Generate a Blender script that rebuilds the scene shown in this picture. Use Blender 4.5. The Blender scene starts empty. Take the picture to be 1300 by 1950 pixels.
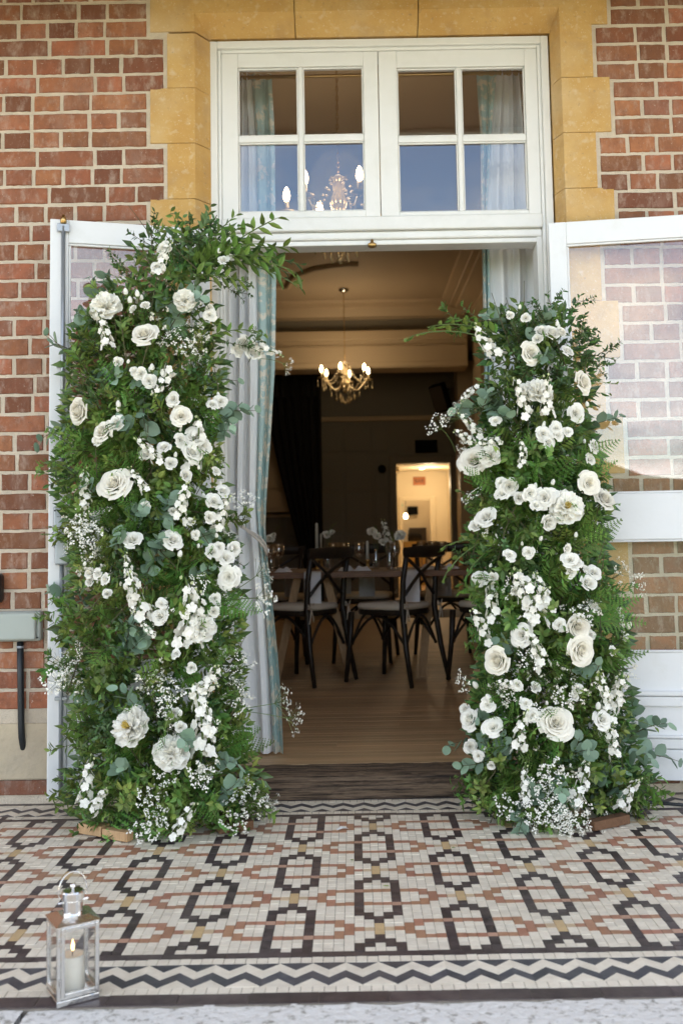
import bpy, math, random
from mathutils import Vector, Matrix, Quaternion
R = random.Random(7)
C = bpy.context.scene.collection
SC = bpy.context.scene
rad = math.radians

# ------------------------------------------------------------------ camera
TH, RO, FL, PX, PY, CD, CH = rad(4.5), .0178, 1896., 670., 866., 3.82, .99
_c, _s, _cr, _sr = math.cos(TH), math.sin(TH), math.cos(RO), math.sin(RO)
FW = Vector((0, _c, _s)); RT = Vector((_cr, _s * _sr, -_c * _sr)); UP = Vector((_sr, -_s * _cr, _c * _cr))
cd = bpy.data.cameras.new('camera'); cam = bpy.data.objects.new('camera', cd); C.objects.link(cam)
M = Matrix((RT, UP, -FW)).transposed().to_4x4(); M.translation = Vector((0, -CD, CH)); cam.matrix_world = M
cd.sensor_fit = 'VERTICAL'; cd.sensor_height = 36; cd.sensor_width = 24; cd.lens = 36 * FL / 1950
cd.shift_x = -(PX - 650) / 1950; cd.shift_y = -(975 - PY) / 1950
cd.clip_start = .05; cd.clip_end = 2000
cd.dof.use_dof = True; cd.dof.focus_distance = 3.5; cd.dof.aperture_fstop = 3.5
SC.camera = cam

# ------------------------------------------------------------------ sky, sun, exposure
CLOUD = (6.7, 6.3, 0)
SUN_EL, SUN_AZ = rad(52), rad(20)          # the sun stands behind the building
w = bpy.data.worlds.new('World'); SC.world = w; w.use_nodes = True
nt = w.node_tree; sk = nt.nodes.new('ShaderNodeTexSky'); sk.sky_type = 'NISHITA'; sk.sun_disc = False
sk.sun_elevation = SUN_EL; sk.sun_rotation = SUN_AZ; sk.dust_density = .6; sk.ozone_density = 1.0; sk.air_density = 1.0
bg = nt.nodes['Background']
# broken white cloud over the whole dome: the same noise everywhere, flattened towards the horizon like a real cloud deck
_N, _L = nt.nodes, nt.links
_tc = _N.new('ShaderNodeTexCoord'); _sx = _N.new('ShaderNodeSeparateXYZ'); _L.new(_tc.outputs['Generated'], _sx.inputs[0])
_ad = _N.new('ShaderNodeMath'); _ad.operation = 'ADD'; _ad.inputs[1].default_value = .22; _L.new(_sx.outputs['Z'], _ad.inputs[0])
_mx = _N.new('ShaderNodeMath'); _mx.operation = 'MAXIMUM'; _mx.inputs[1].default_value = .08; _L.new(_ad.outputs[0], _mx.inputs[0])
_cb = _N.new('ShaderNodeCombineXYZ')
for _i, _k in enumerate('XY'):
    _d = _N.new('ShaderNodeMath'); _d.operation = 'DIVIDE'; _L.new(_sx.outputs[_k], _d.inputs[0]); _L.new(_mx.outputs[0], _d.inputs[1]); _L.new(_d.outputs[0], _cb.inputs[_i])
_mp = _N.new('ShaderNodeMapping'); _mp.inputs['Location'].default_value = CLOUD; _L.new(_cb.outputs[0], _mp.inputs[0])
_nz = _N.new('ShaderNodeTexNoise'); _nz.inputs['Scale'].default_value = 1.1; _nz.inputs['Detail'].default_value = 9; _nz.inputs['Roughness'].default_value = .58; _L.new(_mp.outputs[0], _nz.inputs[0])
_mr = _N.new('ShaderNodeMapRange'); _mr.inputs[1].default_value = .38; _mr.inputs[2].default_value = .60; _mr.inputs[4].default_value = .92; _L.new(_nz.outputs[0], _mr.inputs[0])
_bw = _N.new('ShaderNodeRGBToBW'); _L.new(sk.outputs[0], _bw.inputs[0])
_cc = _N.new('ShaderNodeMix'); _cc.data_type = 'RGBA'; _cc.blend_type = 'MULTIPLY'; _cc.inputs[0].default_value = 1; _L.new(_bw.outputs[0], _cc.inputs[6]); _cc.inputs[7].default_value = (2.05, 2.0, 1.95, 1)
_mm = _N.new('ShaderNodeMix'); _mm.data_type = 'RGBA'; _L.new(_mr.outputs[0], _mm.inputs[0]); _L.new(sk.outputs[0], _mm.inputs[6]); _L.new(_cc.outputs[2], _mm.inputs[7])
_L.new(_mm.outputs[2], bg.inputs[0]); bg.inputs[1].default_value = .085
sd = bpy.data.lights.new('sun', 'SUN'); sd.energy = 5.0; sd.angle = rad(.5); sd.color = (1, .95, .86)
sun = bpy.data.objects.new('sun', sd); C.objects.link(sun)
sdir = Vector((math.sin(SUN_AZ) * math.cos(SUN_EL), math.cos(SUN_AZ) * math.cos(SUN_EL), math.sin(SUN_EL)))
sun.rotation_euler = sdir.to_track_quat('Z', 'Y').to_euler(); sun.location = (0, 20, 30)
vs = SC.view_settings; SC.display_settings.display_device = 'sRGB'
vs.view_transform = 'Standard'; vs.look = 'None'; vs.gamma = 1; vs.exposure = 2.58; vs.use_curve_mapping = False
SC.render.engine = 'CYCLES'; SC.cycles.use_denoising = True
SC.cycles.max_bounces = 10; SC.cycles.transparent_max_bounces = 16; SC.cycles.sample_clamp_indirect = 6
SC.cycles.caustics_reflective = False; SC.cycles.caustics_refractive = False

def ray(x, y):
    return FW + RT * ((x - PX) / FL) + UP * ((PY - y) / FL)
def at(x, y, Y):
    d = ray(x, y); t = (Y + CD) / d.y; return Vector((d.x * t, Y, CH + d.z * t))
def atz(x, y, z=0):
    d = ray(x, y); t = (z - CH) / d.z; return Vector((d.x * t, -CD + d.y * t, z))

# ------------------------------------------------------------------ materials
MATS = {}
def mat(name, col, rough=.6, metal=0, var=0, scale=8, col2=None, bump=0, bscale=40, rnd=0, hue=0, island=0, trans=0, coat=0, emit=None, es=0, stretch=(1, 1, 1), coords='pos', thr=None, spec=None, detail=6):
    """Principled with optional noise colour (col2 by noise), per-object / per-island value jitter, bump and translucency."""
    m = bpy.data.materials.new(name); m.use_nodes = True; n = m.node_tree; N, L = n.nodes, n.links
    b = N['Principled BSDF']; b.inputs['Roughness'].default_value = rough; b.inputs['Metallic'].default_value = metal
    if spec is not None: b.inputs['Specular IOR Level'].default_value = spec
    if coat: b.inputs['Coat Weight'].default_value = coat
    if coords == 'pos': src = N.new('ShaderNodeNewGeometry').outputs['Position']
    else: src = N.new('ShaderNodeTexCoord').outputs['Object']
    mp = N.new('ShaderNodeMapping'); mp.inputs['Scale'].default_value = stretch; L.new(src, mp.inputs[0])
    rgb = N.new('ShaderNodeRGB'); rgb.outputs[0].default_value = (*col, 1); out = rgb.outputs[0]
    if col2:
        t = N.new('ShaderNodeTexNoise'); t.inputs['Scale'].default_value = scale; t.inputs['Detail'].default_value = detail; t.inputs['Roughness'].default_value = .65
        L.new(mp.outputs[0], t.inputs[0])
        r = N.new('ShaderNodeMapRange'); lo, hi = thr or (.35, .65)
        r.inputs[1].default_value = lo; r.inputs[2].default_value = hi; L.new(t.outputs[0], r.inputs[0])
        mx = N.new('ShaderNodeMix'); mx.data_type = 'RGBA'; L.new(r.outputs[0], mx.inputs[0]); L.new(out, mx.inputs[6]); mx.inputs[7].default_value = (*col2, 1); out = mx.outputs[2]
    def hsv(out, fac, dv, dh):
        h = N.new('ShaderNodeHueSaturation'); r = N.new('ShaderNodeMapRange'); L.new(fac, r.inputs[0]); r.inputs[3].default_value = 1 - dv; r.inputs[4].default_value = 1 + dv
        L.new(r.outputs[0], h.inputs['Value'])
        if dh:
            mu = N.new('ShaderNodeMath'); mu.operation = 'MULTIPLY'; mu.inputs[1].default_value = 7.31; L.new(fac, mu.inputs[0])
            fr = N.new('ShaderNodeMath'); fr.operation = 'FRACT'; L.new(mu.outputs[0], fr.inputs[0])
            r2 = N.new('ShaderNodeMapRange'); L.new(fr.outputs[0], r2.inputs[0]); r2.inputs[3].default_value = .5 - dh; r2.inputs[4].default_value = .5 + dh; L.new(r2.outputs[0], h.inputs['Hue'])
        L.new(out, h.inputs['Color']); return h.outputs[0]
    if rnd: out = hsv(out, N.new('ShaderNodeObjectInfo').outputs['Random'], rnd, hue)
    if island: out = hsv(out, N.new('ShaderNodeNewGeometry').outputs['Random Per Island'], island, hue)
    L.new(out, b.inputs['Base Color'])
    if bump:
        t = N.new('ShaderNodeTexNoise'); t.inputs['Scale'].default_value = bscale; t.inputs['Detail'].default_value = 5; L.new(mp.outputs[0], t.inputs[0])
        bp = N.new('ShaderNodeBump'); bp.inputs['Strength'].default_value = min(1, bump); bp.inputs['Distance'].default_value = .004 * max(1, bump); L.new(t.outputs[0], bp.inputs['Height']); L.new(bp.outputs[0], b.inputs['Normal'])
    if emit: b.inputs['Emission Color'].default_value = (*emit, 1); b.inputs['Emission Strength'].default_value = es
    if trans:
        tr = N.new('ShaderNodeBsdfTranslucent'); L.new(out, tr.inputs[0]); ms = N.new('ShaderNodeMixShader'); ms.inputs[0].default_value = trans
        L.new(b.outputs[0], ms.inputs[1]); L.new(tr.outputs[0], ms.inputs[2]); L.new(ms.outputs[0], N['Material Output'].inputs[0])
    MATS[name] = m; return m

def glass_mat(name, tint=(1, 1, 1), r0=.045, wave=0):
    m = bpy.data.materials.new(name); m.use_nodes = True; n = m.node_tree; N, L = n.nodes, n.links
    N.remove(N['Principled BSDF'])
    lw = N.new('ShaderNodeLayerWeight'); lw.inputs[0].default_value = .5
    p = N.new('ShaderNodeMath'); p.operation = 'POWER'; p.inputs[1].default_value = 5; L.new(lw.outputs['Facing'], p.inputs[0])
    ma = N.new('ShaderNodeMath'); ma.operation = 'MULTIPLY_ADD'; ma.inputs[1].default_value = 1 - r0; ma.inputs[2].default_value = r0; L.new(p.outputs[0], ma.inputs[0])
    t = N.new('ShaderNodeBsdfTransparent'); t.inputs[0].default_value = (*tint, 1)
    g = N.new('ShaderNodeBsdfGlossy'); g.inputs['Roughness'].default_value = .005; g.inputs[0].default_value = (1, 1, 1, 1)
    if wave:
        pos = N.new('ShaderNodeNewGeometry'); nz = N.new('ShaderNodeTexNoise'); nz.inputs['Scale'].default_value = 5; nz.inputs['Detail'].default_value = 1; L.new(pos.outputs['Position'], nz.inputs[0])
        bp = N.new('ShaderNodeBump'); bp.inputs['Strength'].default_value = wave; bp.inputs['Distance'].default_value = .01; L.new(nz.outputs[0], bp.inputs['Height']); L.new(bp.outputs[0], g.inputs['Normal'])
    mx = N.new('ShaderNodeMixShader'); L.new(ma.outputs[0], mx.inputs[0]); L.new(t.outputs[0], mx.inputs[1]); L.new(g.outputs[0], mx.inputs[2]); L.new(mx.outputs[0], N['Material Output'].inputs[0])
    MATS[name] = m; return m

def brick_mat(name, k=1.0):
    m = mat(name, (.290 * k, .108 * k, .050 * k), .85, rnd=.42, hue=.007, bump=.9, bscale=90)
    n = m.node_tree; N, L = n.nodes, n.links; b = N['Principled BSDF']
    base = b.inputs['Base Color'].links[0].from_socket
    pos = N.new('ShaderNodeNewGeometry').outputs['Position']
    def layer(base, scale, st, lo, hi, col, amt, det=8):
        mp = N.new('ShaderNodeMapping'); mp.inputs['Scale'].default_value = st; L.new(pos, mp.inputs[0])
        t = N.new('ShaderNodeTexNoise'); t.inputs['Scale'].default_value = scale; t.inputs['Detail'].default_value = det; t.inputs['Roughness'].default_value = .7; L.new(mp.outputs[0], t.inputs[0])
        r = N.new('ShaderNodeMapRange'); r.inputs[1].default_value = lo; r.inputs[2].default_value = hi; r.inputs[4].default_value = amt; L.new(t.outputs[0], r.inputs[0])
        mx = N.new('ShaderNodeMix'); mx.data_type = 'RGBA'; L.new(r.outputs[0], mx.inputs[0]); L.new(base, mx.inputs[6]); mx.inputs[7].default_value = (*col, 1); return mx.outputs[2]
    o = layer(base, 14, (1, 1, 1), .42, .66, (.17, .072, .042), .7)
    o = layer(o, 16, (1.6, 1, .8), .51, .76, (.54, .44, .36), .66)       # lime bloom smeared over the faces
    o = layer(o, 5, (2, 1, .7), .50, .78, (.42, .31, .25), .40)
    o = layer(o, 120, (1, 1, 1), .66, .74, (.64, .57, .48), .85, 3)       # specks of mortar
    o = layer(o, 90, (1, 1, 1), .70, .76, (.06, .03, .025), .8, 2)
    L.new(o, b.inputs['Base Color']); return m
brick_mat('brick'); brick_mat('plinth_brick', .55)
mat('mortar', (.66, .57, .45), .95, col2=(.58, .50, .39), scale=18, bump=1.4, bscale=160)
def stone():
    m = mat('ochre_stone', (.60, .385, .14), .85, col2=(.51, .295, .085), scale=4, bump=.8, bscale=70, coords='pos')
    n = m.node_tree; N, L = n.nodes, n.links; b = N['Principled BSDF']; base = b.inputs['Base Color'].links[0].from_socket
    pos = N.new('ShaderNodeNewGeometry').outputs['Position']
    for sc, lo, hi, col, a in ((30, .57, .78, (.66, .54, .37), .75), (140, .63, .72, (.72, .62, .45), .6), (9, .52, .75, (.40, .25, .11), .6), (3.2, .5, .7, (.62, .47, .27), .6), (55, .64, .74, (.30, .20, .11), .5)):
        t = N.new('ShaderNodeTexNoise'); t.inputs['Scale'].default_value = sc; t.inputs['Detail'].default_value = 7; L.new(pos, t.inputs[0])
        r = N.new('ShaderNodeMapRange'); r.inputs[1].default_value = lo; r.inputs[2].default_value = hi; r.inputs[4].default_value = a; L.new(t.outputs[0], r.inputs[0])
        mx = N.new('ShaderNodeMix'); mx.data_type = 'RGBA'; L.new(r.outputs[0], mx.inputs[0]); L.new(base, mx.inputs[6]); mx.inputs[7].default_value = (*col, 1); base = mx.outputs[2]
    L.new(base, b.inputs['Base Color'])
stone()
mat('white_paint', (.78, .78, .76), .35, col2=(.70, .70, .66), scale=5, bump=.25, bscale=25, thr=(.5, .8))
mat('door_paint', (.78, .79, .80), .38, col2=(.68, .68, .66), scale=6, bump=.25, bscale=25, thr=(.55, .85))
mat('plinth_render', (.56, .47, .33), .9, col2=(.45, .38, .28), scale=6, bump=1.2, bscale=50)
mat('tile_white', (.82, .755, .63), .42, col2=(.73, .66, .54), scale=30, island=.07, rnd=.05, bump=.15, bscale=60)
mat('tile_black', (.050, .036, .040), .38, col2=(.085, .065, .065), scale=30, island=.25, rnd=.2, bump=.15, bscale=60)
mat('tile_blue', (.050, .052, .068), .38, col2=(.09, .09, .10), scale=25, island=.2, rnd=.2, bump=.15, bscale=60)
mat('tile_brown', (.45, .25, .15), .42, col2=(.37, .19, .11), scale=30, island=.12, rnd=.1, hue=.01)
mat('tile_pink', (.50, .30, .215), .42, island=.1, rnd=.1)
mat('tile_yellow', (.62, .45, .235), .42, col2=(.54, .38, .2), scale=30, island=.06, rnd=.06)
mat('tile_cream', (.60, .45, .29), .42, island=.07, rnd=.06)
mat('tile_bed', (.26, .23, .19), .95, col2=(.16, .14, .12), scale=30)
mat('kerb_paint', (.70, .685, .65), .8, col2=(.30, .28, .24), scale=45, thr=(.54, .66), bump=1.6, bscale=60)
mat('sill_wood', (.22, .155, .105), .85, col2=(.045, .034, .028), scale=9, stretch=(.5, 7, 11), bump=2.2, bscale=30, thr=(.42, .62), spec=.15)
mat('boards', (.62, .43, .25), .48, col2=(.45, .28, .14), scale=9, stretch=(.5, 12, 1), rnd=.14, bump=.2, bscale=40)
mat('soffit', (.30, .22, .16), .8)
mat('lawn', (.035, .050, .017), .9, col2=(.045, .055, .022), scale=2)
mat('bounce_ground', (.58, .50, .40), .9, col2=(.5, .42, .33), scale=3)
mat('wood_far', (.02, .03, .012), .9, col2=(.03, .04, .016), scale=1)
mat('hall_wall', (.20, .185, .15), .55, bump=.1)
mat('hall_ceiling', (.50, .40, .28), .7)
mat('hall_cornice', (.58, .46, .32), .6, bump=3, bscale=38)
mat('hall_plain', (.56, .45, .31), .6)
mat('dark_curtain', (.008, .009, .010), .8)
mat('matt_black', (.006, .007, .008), .9, spec=.1)
mat('black_gloss', (.008, .009, .011), .4)
mat('steel_grey', (.35, .38, .41), .38, metal=.55)
mat('box_grey', (.40, .44, .40), .5, bump=.1, bscale=200)
mat('black_pipe', (.012, .016, .020), .45, col2=(.06, .07, .075), scale=60, thr=(.62, .75))
mat('brass', (.55, .36, .14), .3, metal=1)
mat('gold_rod', (.62, .44, .18), .3, metal=1)
mat('lining', (.86, .875, .88), .85, trans=.12, bump=.3, bscale=120, col2=(.81, .83, .85), scale=3)
mat('teal', (.40, .55, .54), .45, col2=(.74, .70, .60), scale=20, thr=(.50, .58), trans=.12, detail=3)
mat('rope', (.5, .45, .40), .8)
mat('chair_wood', (.022, .016, .012), .42, col2=(.055, .035, .02), scale=20, thr=(.5, .75), bump=.3)
mat('cushion', (.72, .63, .51), .9, bump=.4, bscale=150)
mat('napkin', (.86, .86, .90), .9, bump=.3, bscale=150)
mat('table_wood', (.24, .115, .055), .5, col2=(.15, .07, .035), scale=9, stretch=(1, 10, 10))
mat('pale_wood', (.56, .36, .19), .6, col2=(.42, .25, .12), scale=10, stretch=(9, 9, 1), bump=.3)
mat('bark', (.16, .08, .04), .9, bump=2, bscale=60)
mat('wax', (.80, .77, .68), .5, trans=.25)
mat('wick', (.02, .015, .01), .9)
mat('flame', (1, .6, .2), .5, emit=(1, .55, .16), es=1.6)
mat('bulb', (1, .85, .6), .4, emit=(1, .70, .36), es=4)
mat('crystal', (.80, .66, .42), .08, spec=.8, metal=.35)
mat('nickel', (.74, .73, .70), .16, metal=1, bump=.3, bscale=90)
mat('chrome', (.80, .79, .77), .05, metal=1, bump=.12, bscale=14)
glass_mat('pane_glass', r0=.085, wave=.06); glass_mat('door_glass', r0=.07, wave=.03); glass_mat('lantern_glass', (.985, .985, .98), .04); glass_mat('stemware', (.88, .88, .88), .32)
mat('bar_wall', (.80, .70, .52), .7)
mat('bar_dark', (.05, .035, .022), .6)
mat('bar_sign', (.45, .14, .03), .5)
mat('exit_green', (.0, .4, .25), .5, emit=(.02, .9, .5), es=.05)
mat('lettering', (.05, .02, .01), .6)
mat('counter', (.60, .36, .08), .5)
# plants
mat('leaf_mid', (.160, .265, .060), .42, island=.45, hue=.025, trans=.42, rnd=.25, coords='obj')
mat('leaf_olive', (.235, .315, .075), .48, island=.4, hue=.02, trans=.36, rnd=.25, coords='obj')
mat('leaf_dark', (.085, .165, .052), .35, island=.4, hue=.02, trans=.2, rnd=.25, coords='obj')
mat('leaf_fern', (.17, .335, .070), .45, island=.2, hue=.015, trans=.38, rnd=.3, coords='obj')
mat('leaf_bright', (.23, .38, .08), .5, island=.3, hue=.015, trans=.35, rnd=.2, coords='obj')
mat('leaf_euc', (.235, .345, .25), .5, island=.15, rnd=.28, hue=.015, trans=.15, coords='obj')
mat('stem', (.10, .15, .04), .6); mat('twig', (.095, .085, .042), .8)
mat('petal', (.93, .915, .84), .55, rnd=.05, island=.05, trans=.22, coords='obj')
mat('petal_cream', (.93, .895, .79), .55, rnd=.06, island=.06, trans=.22, coords='obj')
mat('petal_green', (.60, .66, .36), .55, island=.1, trans=.25, coords='obj')
mat('stamen', (.55, .40, .08), .7)

def wear(name, amt, col):
    m = MATS[name]; n = m.node_tree; N, L = n.nodes, n.links; b = N['Principled BSDF']; base = b.inputs['Base Color'].links[0].from_socket
    pos = N.new('ShaderNodeNewGeometry').outputs['Position']
    for sc, lo, hi, a in ((2.3, .5, .75, amt), (11, .55, .8, amt), (75, .62, .74, amt * 1.3)):
        t = N.new('ShaderNodeTexNoise'); t.inputs['Scale'].default_value = sc; t.inputs['Detail'].default_value = 8; t.inputs['Roughness'].default_value = .65; L.new(pos, t.inputs[0])
        r = N.new('ShaderNodeMapRange'); r.inputs[1].default_value = lo; r.inputs[2].default_value = hi; r.inputs[4].default_value = a; L.new(t.outputs[0], r.inputs[0])
        mx = N.new('ShaderNodeMix'); mx.data_type = 'RGBA'; L.new(r.outputs[0], mx.inputs[0]); L.new(base, mx.inputs[6]); mx.inputs[7].default_value = (*col, 1); base = mx.outputs[2]
    L.new(base, b.inputs['Base Color'])
for _n in ('tile_white', 'tile_brown', 'tile_yellow', 'tile_cream', 'tile_pink'): wear(_n, .30, (.42, .36, .28))
for _n in ('tile_black', 'tile_blue'): wear(_n, .28, (.22, .19, .17))
wear('plinth_brick', .75, (.17, .145, .13)); wear('white_paint', .10, (.55, .52, .45)); wear('door_paint', .10, (.55, .52, .46)); wear('mortar', .35, (.36, .29, .21)); wear('box_grey', .2, (.3, .32, .28)); wear('plinth_render', .3, (.36, .29, .2))
# ------------------------------------------------------------------ mesh helpers
class MB:
    def __init__(s): s.v, s.f, s.mi, s.ms = [], [], [], []
    def m(s, name):
        if name not in s.ms: s.ms.append(name)
        return s.ms.index(name)
    def add(s, vs, fs, mi=0):
        k = len(s.v); s.v += [tuple(p) for p in vs]; s.f += [tuple(i + k for i in f) for f in fs]; s.mi += [mi] * len(fs); return s
    def box(s, x0, x1, y0, y1, z0, z1, mi=0, mtx=None):
        vs = [Vector((x, y, z)) for z in (z0, z1) for y in (y0, y1) for x in (x0, x1)]
        if mtx: vs = [mtx @ p for p in vs]
        return s.add(vs, [(0, 2, 3, 1), (4, 5, 7, 6), (0, 1, 5, 4), (1, 3, 7, 5), (3, 2, 6, 7), (2, 0, 4, 6)], mi)
    def prism(s, poly, z0, z1, mi=0):
        n = len(poly); vs = [(p[0], p[1], z0) for p in poly] + [(p[0], p[1], z1) for p in poly]
        return s.add(vs, [tuple(range(n))[::-1], tuple(range(n, 2 * n))] + [(i, (i + 1) % n, n + (i + 1) % n, n + i) for i in range(n)], mi)
    def tube(s, pts, r, n=6, mi=0, cap=True):
        pts = [Vector(p) for p in pts]; rs = r if isinstance(r, (list, tuple)) else [r] * len(pts)
        k = len(s.v); prev = None
        for i, p in enumerate(pts):
            d = (pts[min(i + 1, len(pts) - 1)] - pts[max(i - 1, 0)])
            d = d.normalized() if d.length > 1e-9 else Vector((0, 0, 1))
            if prev is None: a = d.orthogonal().normalized()
            else:
                a = prev - d * prev.dot(d); a = a.normalized() if a.length > 1e-6 else d.orthogonal().normalized()
            prev = a; b = d.cross(a)
            for j in range(n):
                t = 2 * math.pi * j / n; s.v.append(tuple(p + (a * math.cos(t) + b * math.sin(t)) * rs[i]))
        for i in range(len(pts) - 1):
            for j in range(n):
                s.f.append((k + i * n + j, k + i * n + (j + 1) % n, k + (i + 1) * n + (j + 1) % n, k + (i + 1) * n + j)); s.mi.append(mi)
        if cap:
            s.f.append(tuple(k + j for j in range(n))[::-1]); s.f.append(tuple(k + (len(pts) - 1) * n + j for j in range(n))); s.mi += [mi, mi]
        return s
    def lathe(s, prof, n=16, c=(0, 0, 0), mi=0):
        k = len(s.v)
        for r, z in prof:
            for j in range(n):
                t = 2 * math.pi * j / n; s.v.append((c[0] + r * math.cos(t), c[1] + r * math.sin(t), c[2] + z))
        for i in range(len(prof) - 1):
            for j in range(n):
                s.f.append((k + i * n + j, k + i * n + (j + 1) % n, k + (i + 1) * n + (j + 1) % n, k + (i + 1) * n + j)); s.mi.append(mi)
        if prof[0][0] > 1e-5: s.f.append(tuple(k + j for j in range(n))[::-1]); s.mi.append(mi)
        if prof[-1][0] > 1e-5: s.f.append(tuple(k + (len(prof) - 1) * n + j for j in range(n))); s.mi.append(mi)
        return s
    def grid(s, fn, nu, nv, mi=0):
        k = len(s.v)
        for j in range(nv + 1):
            for i in range(nu + 1): s.v.append(tuple(fn(i / nu, j / nv)))
        for j in range(nv):
            for i in range(nu):
                a = k + j * (nu + 1) + i; s.f.append((a, a + 1, a + nu + 2, a + nu + 1)); s.mi.append(mi)
        return s
    def mesh(s, name, mats, smooth=False):
        me = bpy.data.meshes.new(name); me.from_pydata(s.v, [], s.f)
        for x in (mats if isinstance(mats, (list, tuple)) else [mats]): me.materials.append(MATS[x])
        if len(me.materials) > 1: me.polygons.foreach_set('material_index', s.mi)
        if smooth: me.polygons.foreach_set('use_smooth', [True] * len(s.f))
        me.update(); return me
    def obj(s, name, mats, parent=None, smooth=False, bevel=0, kind=None, seg=2):
        return link(name, s.mesh(name, mats, smooth), parent, bevel=bevel, kind=kind, seg=seg)

def link(name, me, parent=None, loc=None, quat=None, scale=None, bevel=0, kind=None, seg=2):
    o = bpy.data.objects.new(name, me); C.objects.link(o)
    if parent is not None: o.parent = parent
    if loc is not None: o.location = loc
    if quat is not None: o.rotation_mode = 'QUATERNION'; o.rotation_quaternion = quat
    if scale is not None: o.scale = scale if isinstance(scale, (tuple, list, Vector)) else (scale,) * 3
    if bevel:
        b = o.modifiers.new('bevel', 'BEVEL'); b.width = bevel; b.segments = seg; b.limit_method = 'ANGLE'; b.angle_limit = rad(40)
    if kind: o['kind'] = kind
    return o
def tag(o, label, cat, group=None):
    o['label'] = label; o['category'] = cat
    if group: o['group'] = group
    return o
def thing(name, label, cat, loc=(0, 0, 0), rotz=0, group=None):
    o = bpy.data.objects.new(name, None); C.objects.link(o); o.location = loc; o.rotation_euler = (0, 0, rotz); o.empty_display_size = .05
    return tag(o, label, cat, group)
def copy_tree(o, parent=None):
    c = o.copy(); C.objects.link(c)
    if parent is not None: c.parent = parent
    for ch in KIDS.get(o.name, []): copy_tree(ch, c)
    return c
KIDS = {}
def index_kids():
    KIDS.clear()
    for o in SC.objects:
        if o.parent: KIDS.setdefault(o.parent.name, []).append(o)
# ================================================================== ground and terrace
def structure(o): o['kind'] = 'structure'; return o
structure(MB().add([(-400, -1000, -.40), (400, -1000, -.40), (400, -6, -.40), (-400, -6, -.40)], [(0, 1, 2, 3)]).obj('lawn', 'lawn'))
structure(MB().add([(-60, -6.2, -.396), (60, -6.2, -.396), (60, -1.9, -.396), (-60, -1.9, -.396)], [(0, 1, 2, 3)]).obj('bounce_ground', 'bounce_ground'))  # unseen pale ground, added and sized to bounce warm sunlight onto the facade

floor = structure(MB().box(-3.4, 3.4, -1.63, .03, -.3, -.0022).obj('terrace_floor', 'tile_bed'))
W_, U_ = .0252, .0242; X0, Y0 = -.0150, -.232; NR = 47
rr_ = R
pieces = []          # (material, polygon, size key)
def cell(c, r):
    for dc, dr in ((0, 0), (9, 9)):
        cc = (c - 2 + dc + 9) % 18 - 9; r_ = (r + 14 + dr) % 18; a = abs(cc)
        if a == 0 and r_ < 3: return 'tile_yellow'
        if a == 0 and (3 <= r_ < 5 or 16 <= r_): return 'tile_black'
        if a == 1 and (4 <= r_ < 6 or 15 <= r_ < 17): return 'tile_black'
        if a == 2 and 5 <= r_ < 16:
            if (r_ == 8 and cc == -2) or (r_ == 12 and cc == 2): return 'tile_pink'
            return 'tile_black'
        if a <= 4 and r_ in (8, 12): return 'tile_brown'
        if a == 5 and r_ in (8, 9, 11, 12): return 'tile_brown'
        if a == 6 and 9 <= r_ < 12: return 'tile_brown'
        if a == 7 and r_ == 10: return 'tile_brown'
        if a == 8 and r_ == 10: return 'tile_cream'
    return 'tile_white'
XL = atz(22, 1550).x; CL = round((XL - X0) / W_); CR = 62
for c in range(CL, CR):
    r = 0
    while r < NR:
        m = cell(c, r); n = 1
        if m in ('tile_yellow', 'tile_brown'):
            while r + n < NR and cell(c, r + n) == m: n += 1
        g = .0006; gv = .0003
        x0, x1 = X0 + c * W_ + g, X0 + (c + 1) * W_ - g; y1, y0 = Y0 - r * U_ - gv, Y0 - (r + n) * U_ + gv
        pieces.append((m, [(x0, y0), (x1, y0), (x1, y1), (x0, y1)])); r += n
YB = Y0 - NR * U_
def border(to, s0, s1, phase):
    """Pieces of the border band: strip, squares, dark triangles, white and dark zigzag, squares, wide strip. to(s, o) maps run and offset to the floor."""
    def put(m, poly): pieces.append((m, [to(*p) for p in poly]))
    def strip(o0, o1, step, m, ph=0):
        s = s0 + (ph - s0) % step - step
        while s < s1:
            put(m, [(s + .0007, o0), (s + step - .0007, o0), (s + step - .0007, o1), (s + .0007, o1)]); s += step
    strip(.0005, .0282, W_ * 6, 'tile_black', X0); strip(.0292, .0598, W_ * 1.02, 'tile_white', X0 + .004)
    p = W_ * 3; s = s0 + (phase - s0) % p - p; g = .0006
    while s < s1:
        h = .036
        put('tile_blue', [(s + g, .0608), (s + p - g, .0608), (s + p / 2, .0608 + h - g)])
        for a, b, u0, u1 in ((0, .5, 0, h), (.5, 1, h, 0)):
            sa, sb = s + a * p, s + b * p
            put('tile_white', [(sa, .0613 + u0), (sb, .0613 + u1), (sb, .1015 + u1), (sa, .1015 + u0)])
            put('tile_blue', [(sa, .1023 + u0), (sb, .1023 + u1), (sb, .1375 + u1), (sa, .1375 + u0)])
        put('tile_white', [(s - p / 2 + g, .1768), (s + p / 2 - g, .1768), (s + p / 2 - g, .1752), (s, .1385), (s - p / 2 + g, .1752)])
        s += p
    strip(.178, .2065, W_ * 1.02, 'tile_white', X0 + .011); strip(.2075, .2545, W_ * 6, 'tile_black', X0 + .075)
XS0, XS1 = X0 + CL * W_ - .26, X0 + CR * W_
border(lambda s, o: (s, YB - o), XS0, XS1, atz(721.5, 1838).x)
border(lambda s, o: (s, Y0 + o), XS0, XS1, atz(613, 1541).x - W_ * 1.5)
border(lambda s, o: (X0 + CL * W_ - o, s), YB, Y0, Y0)
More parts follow.
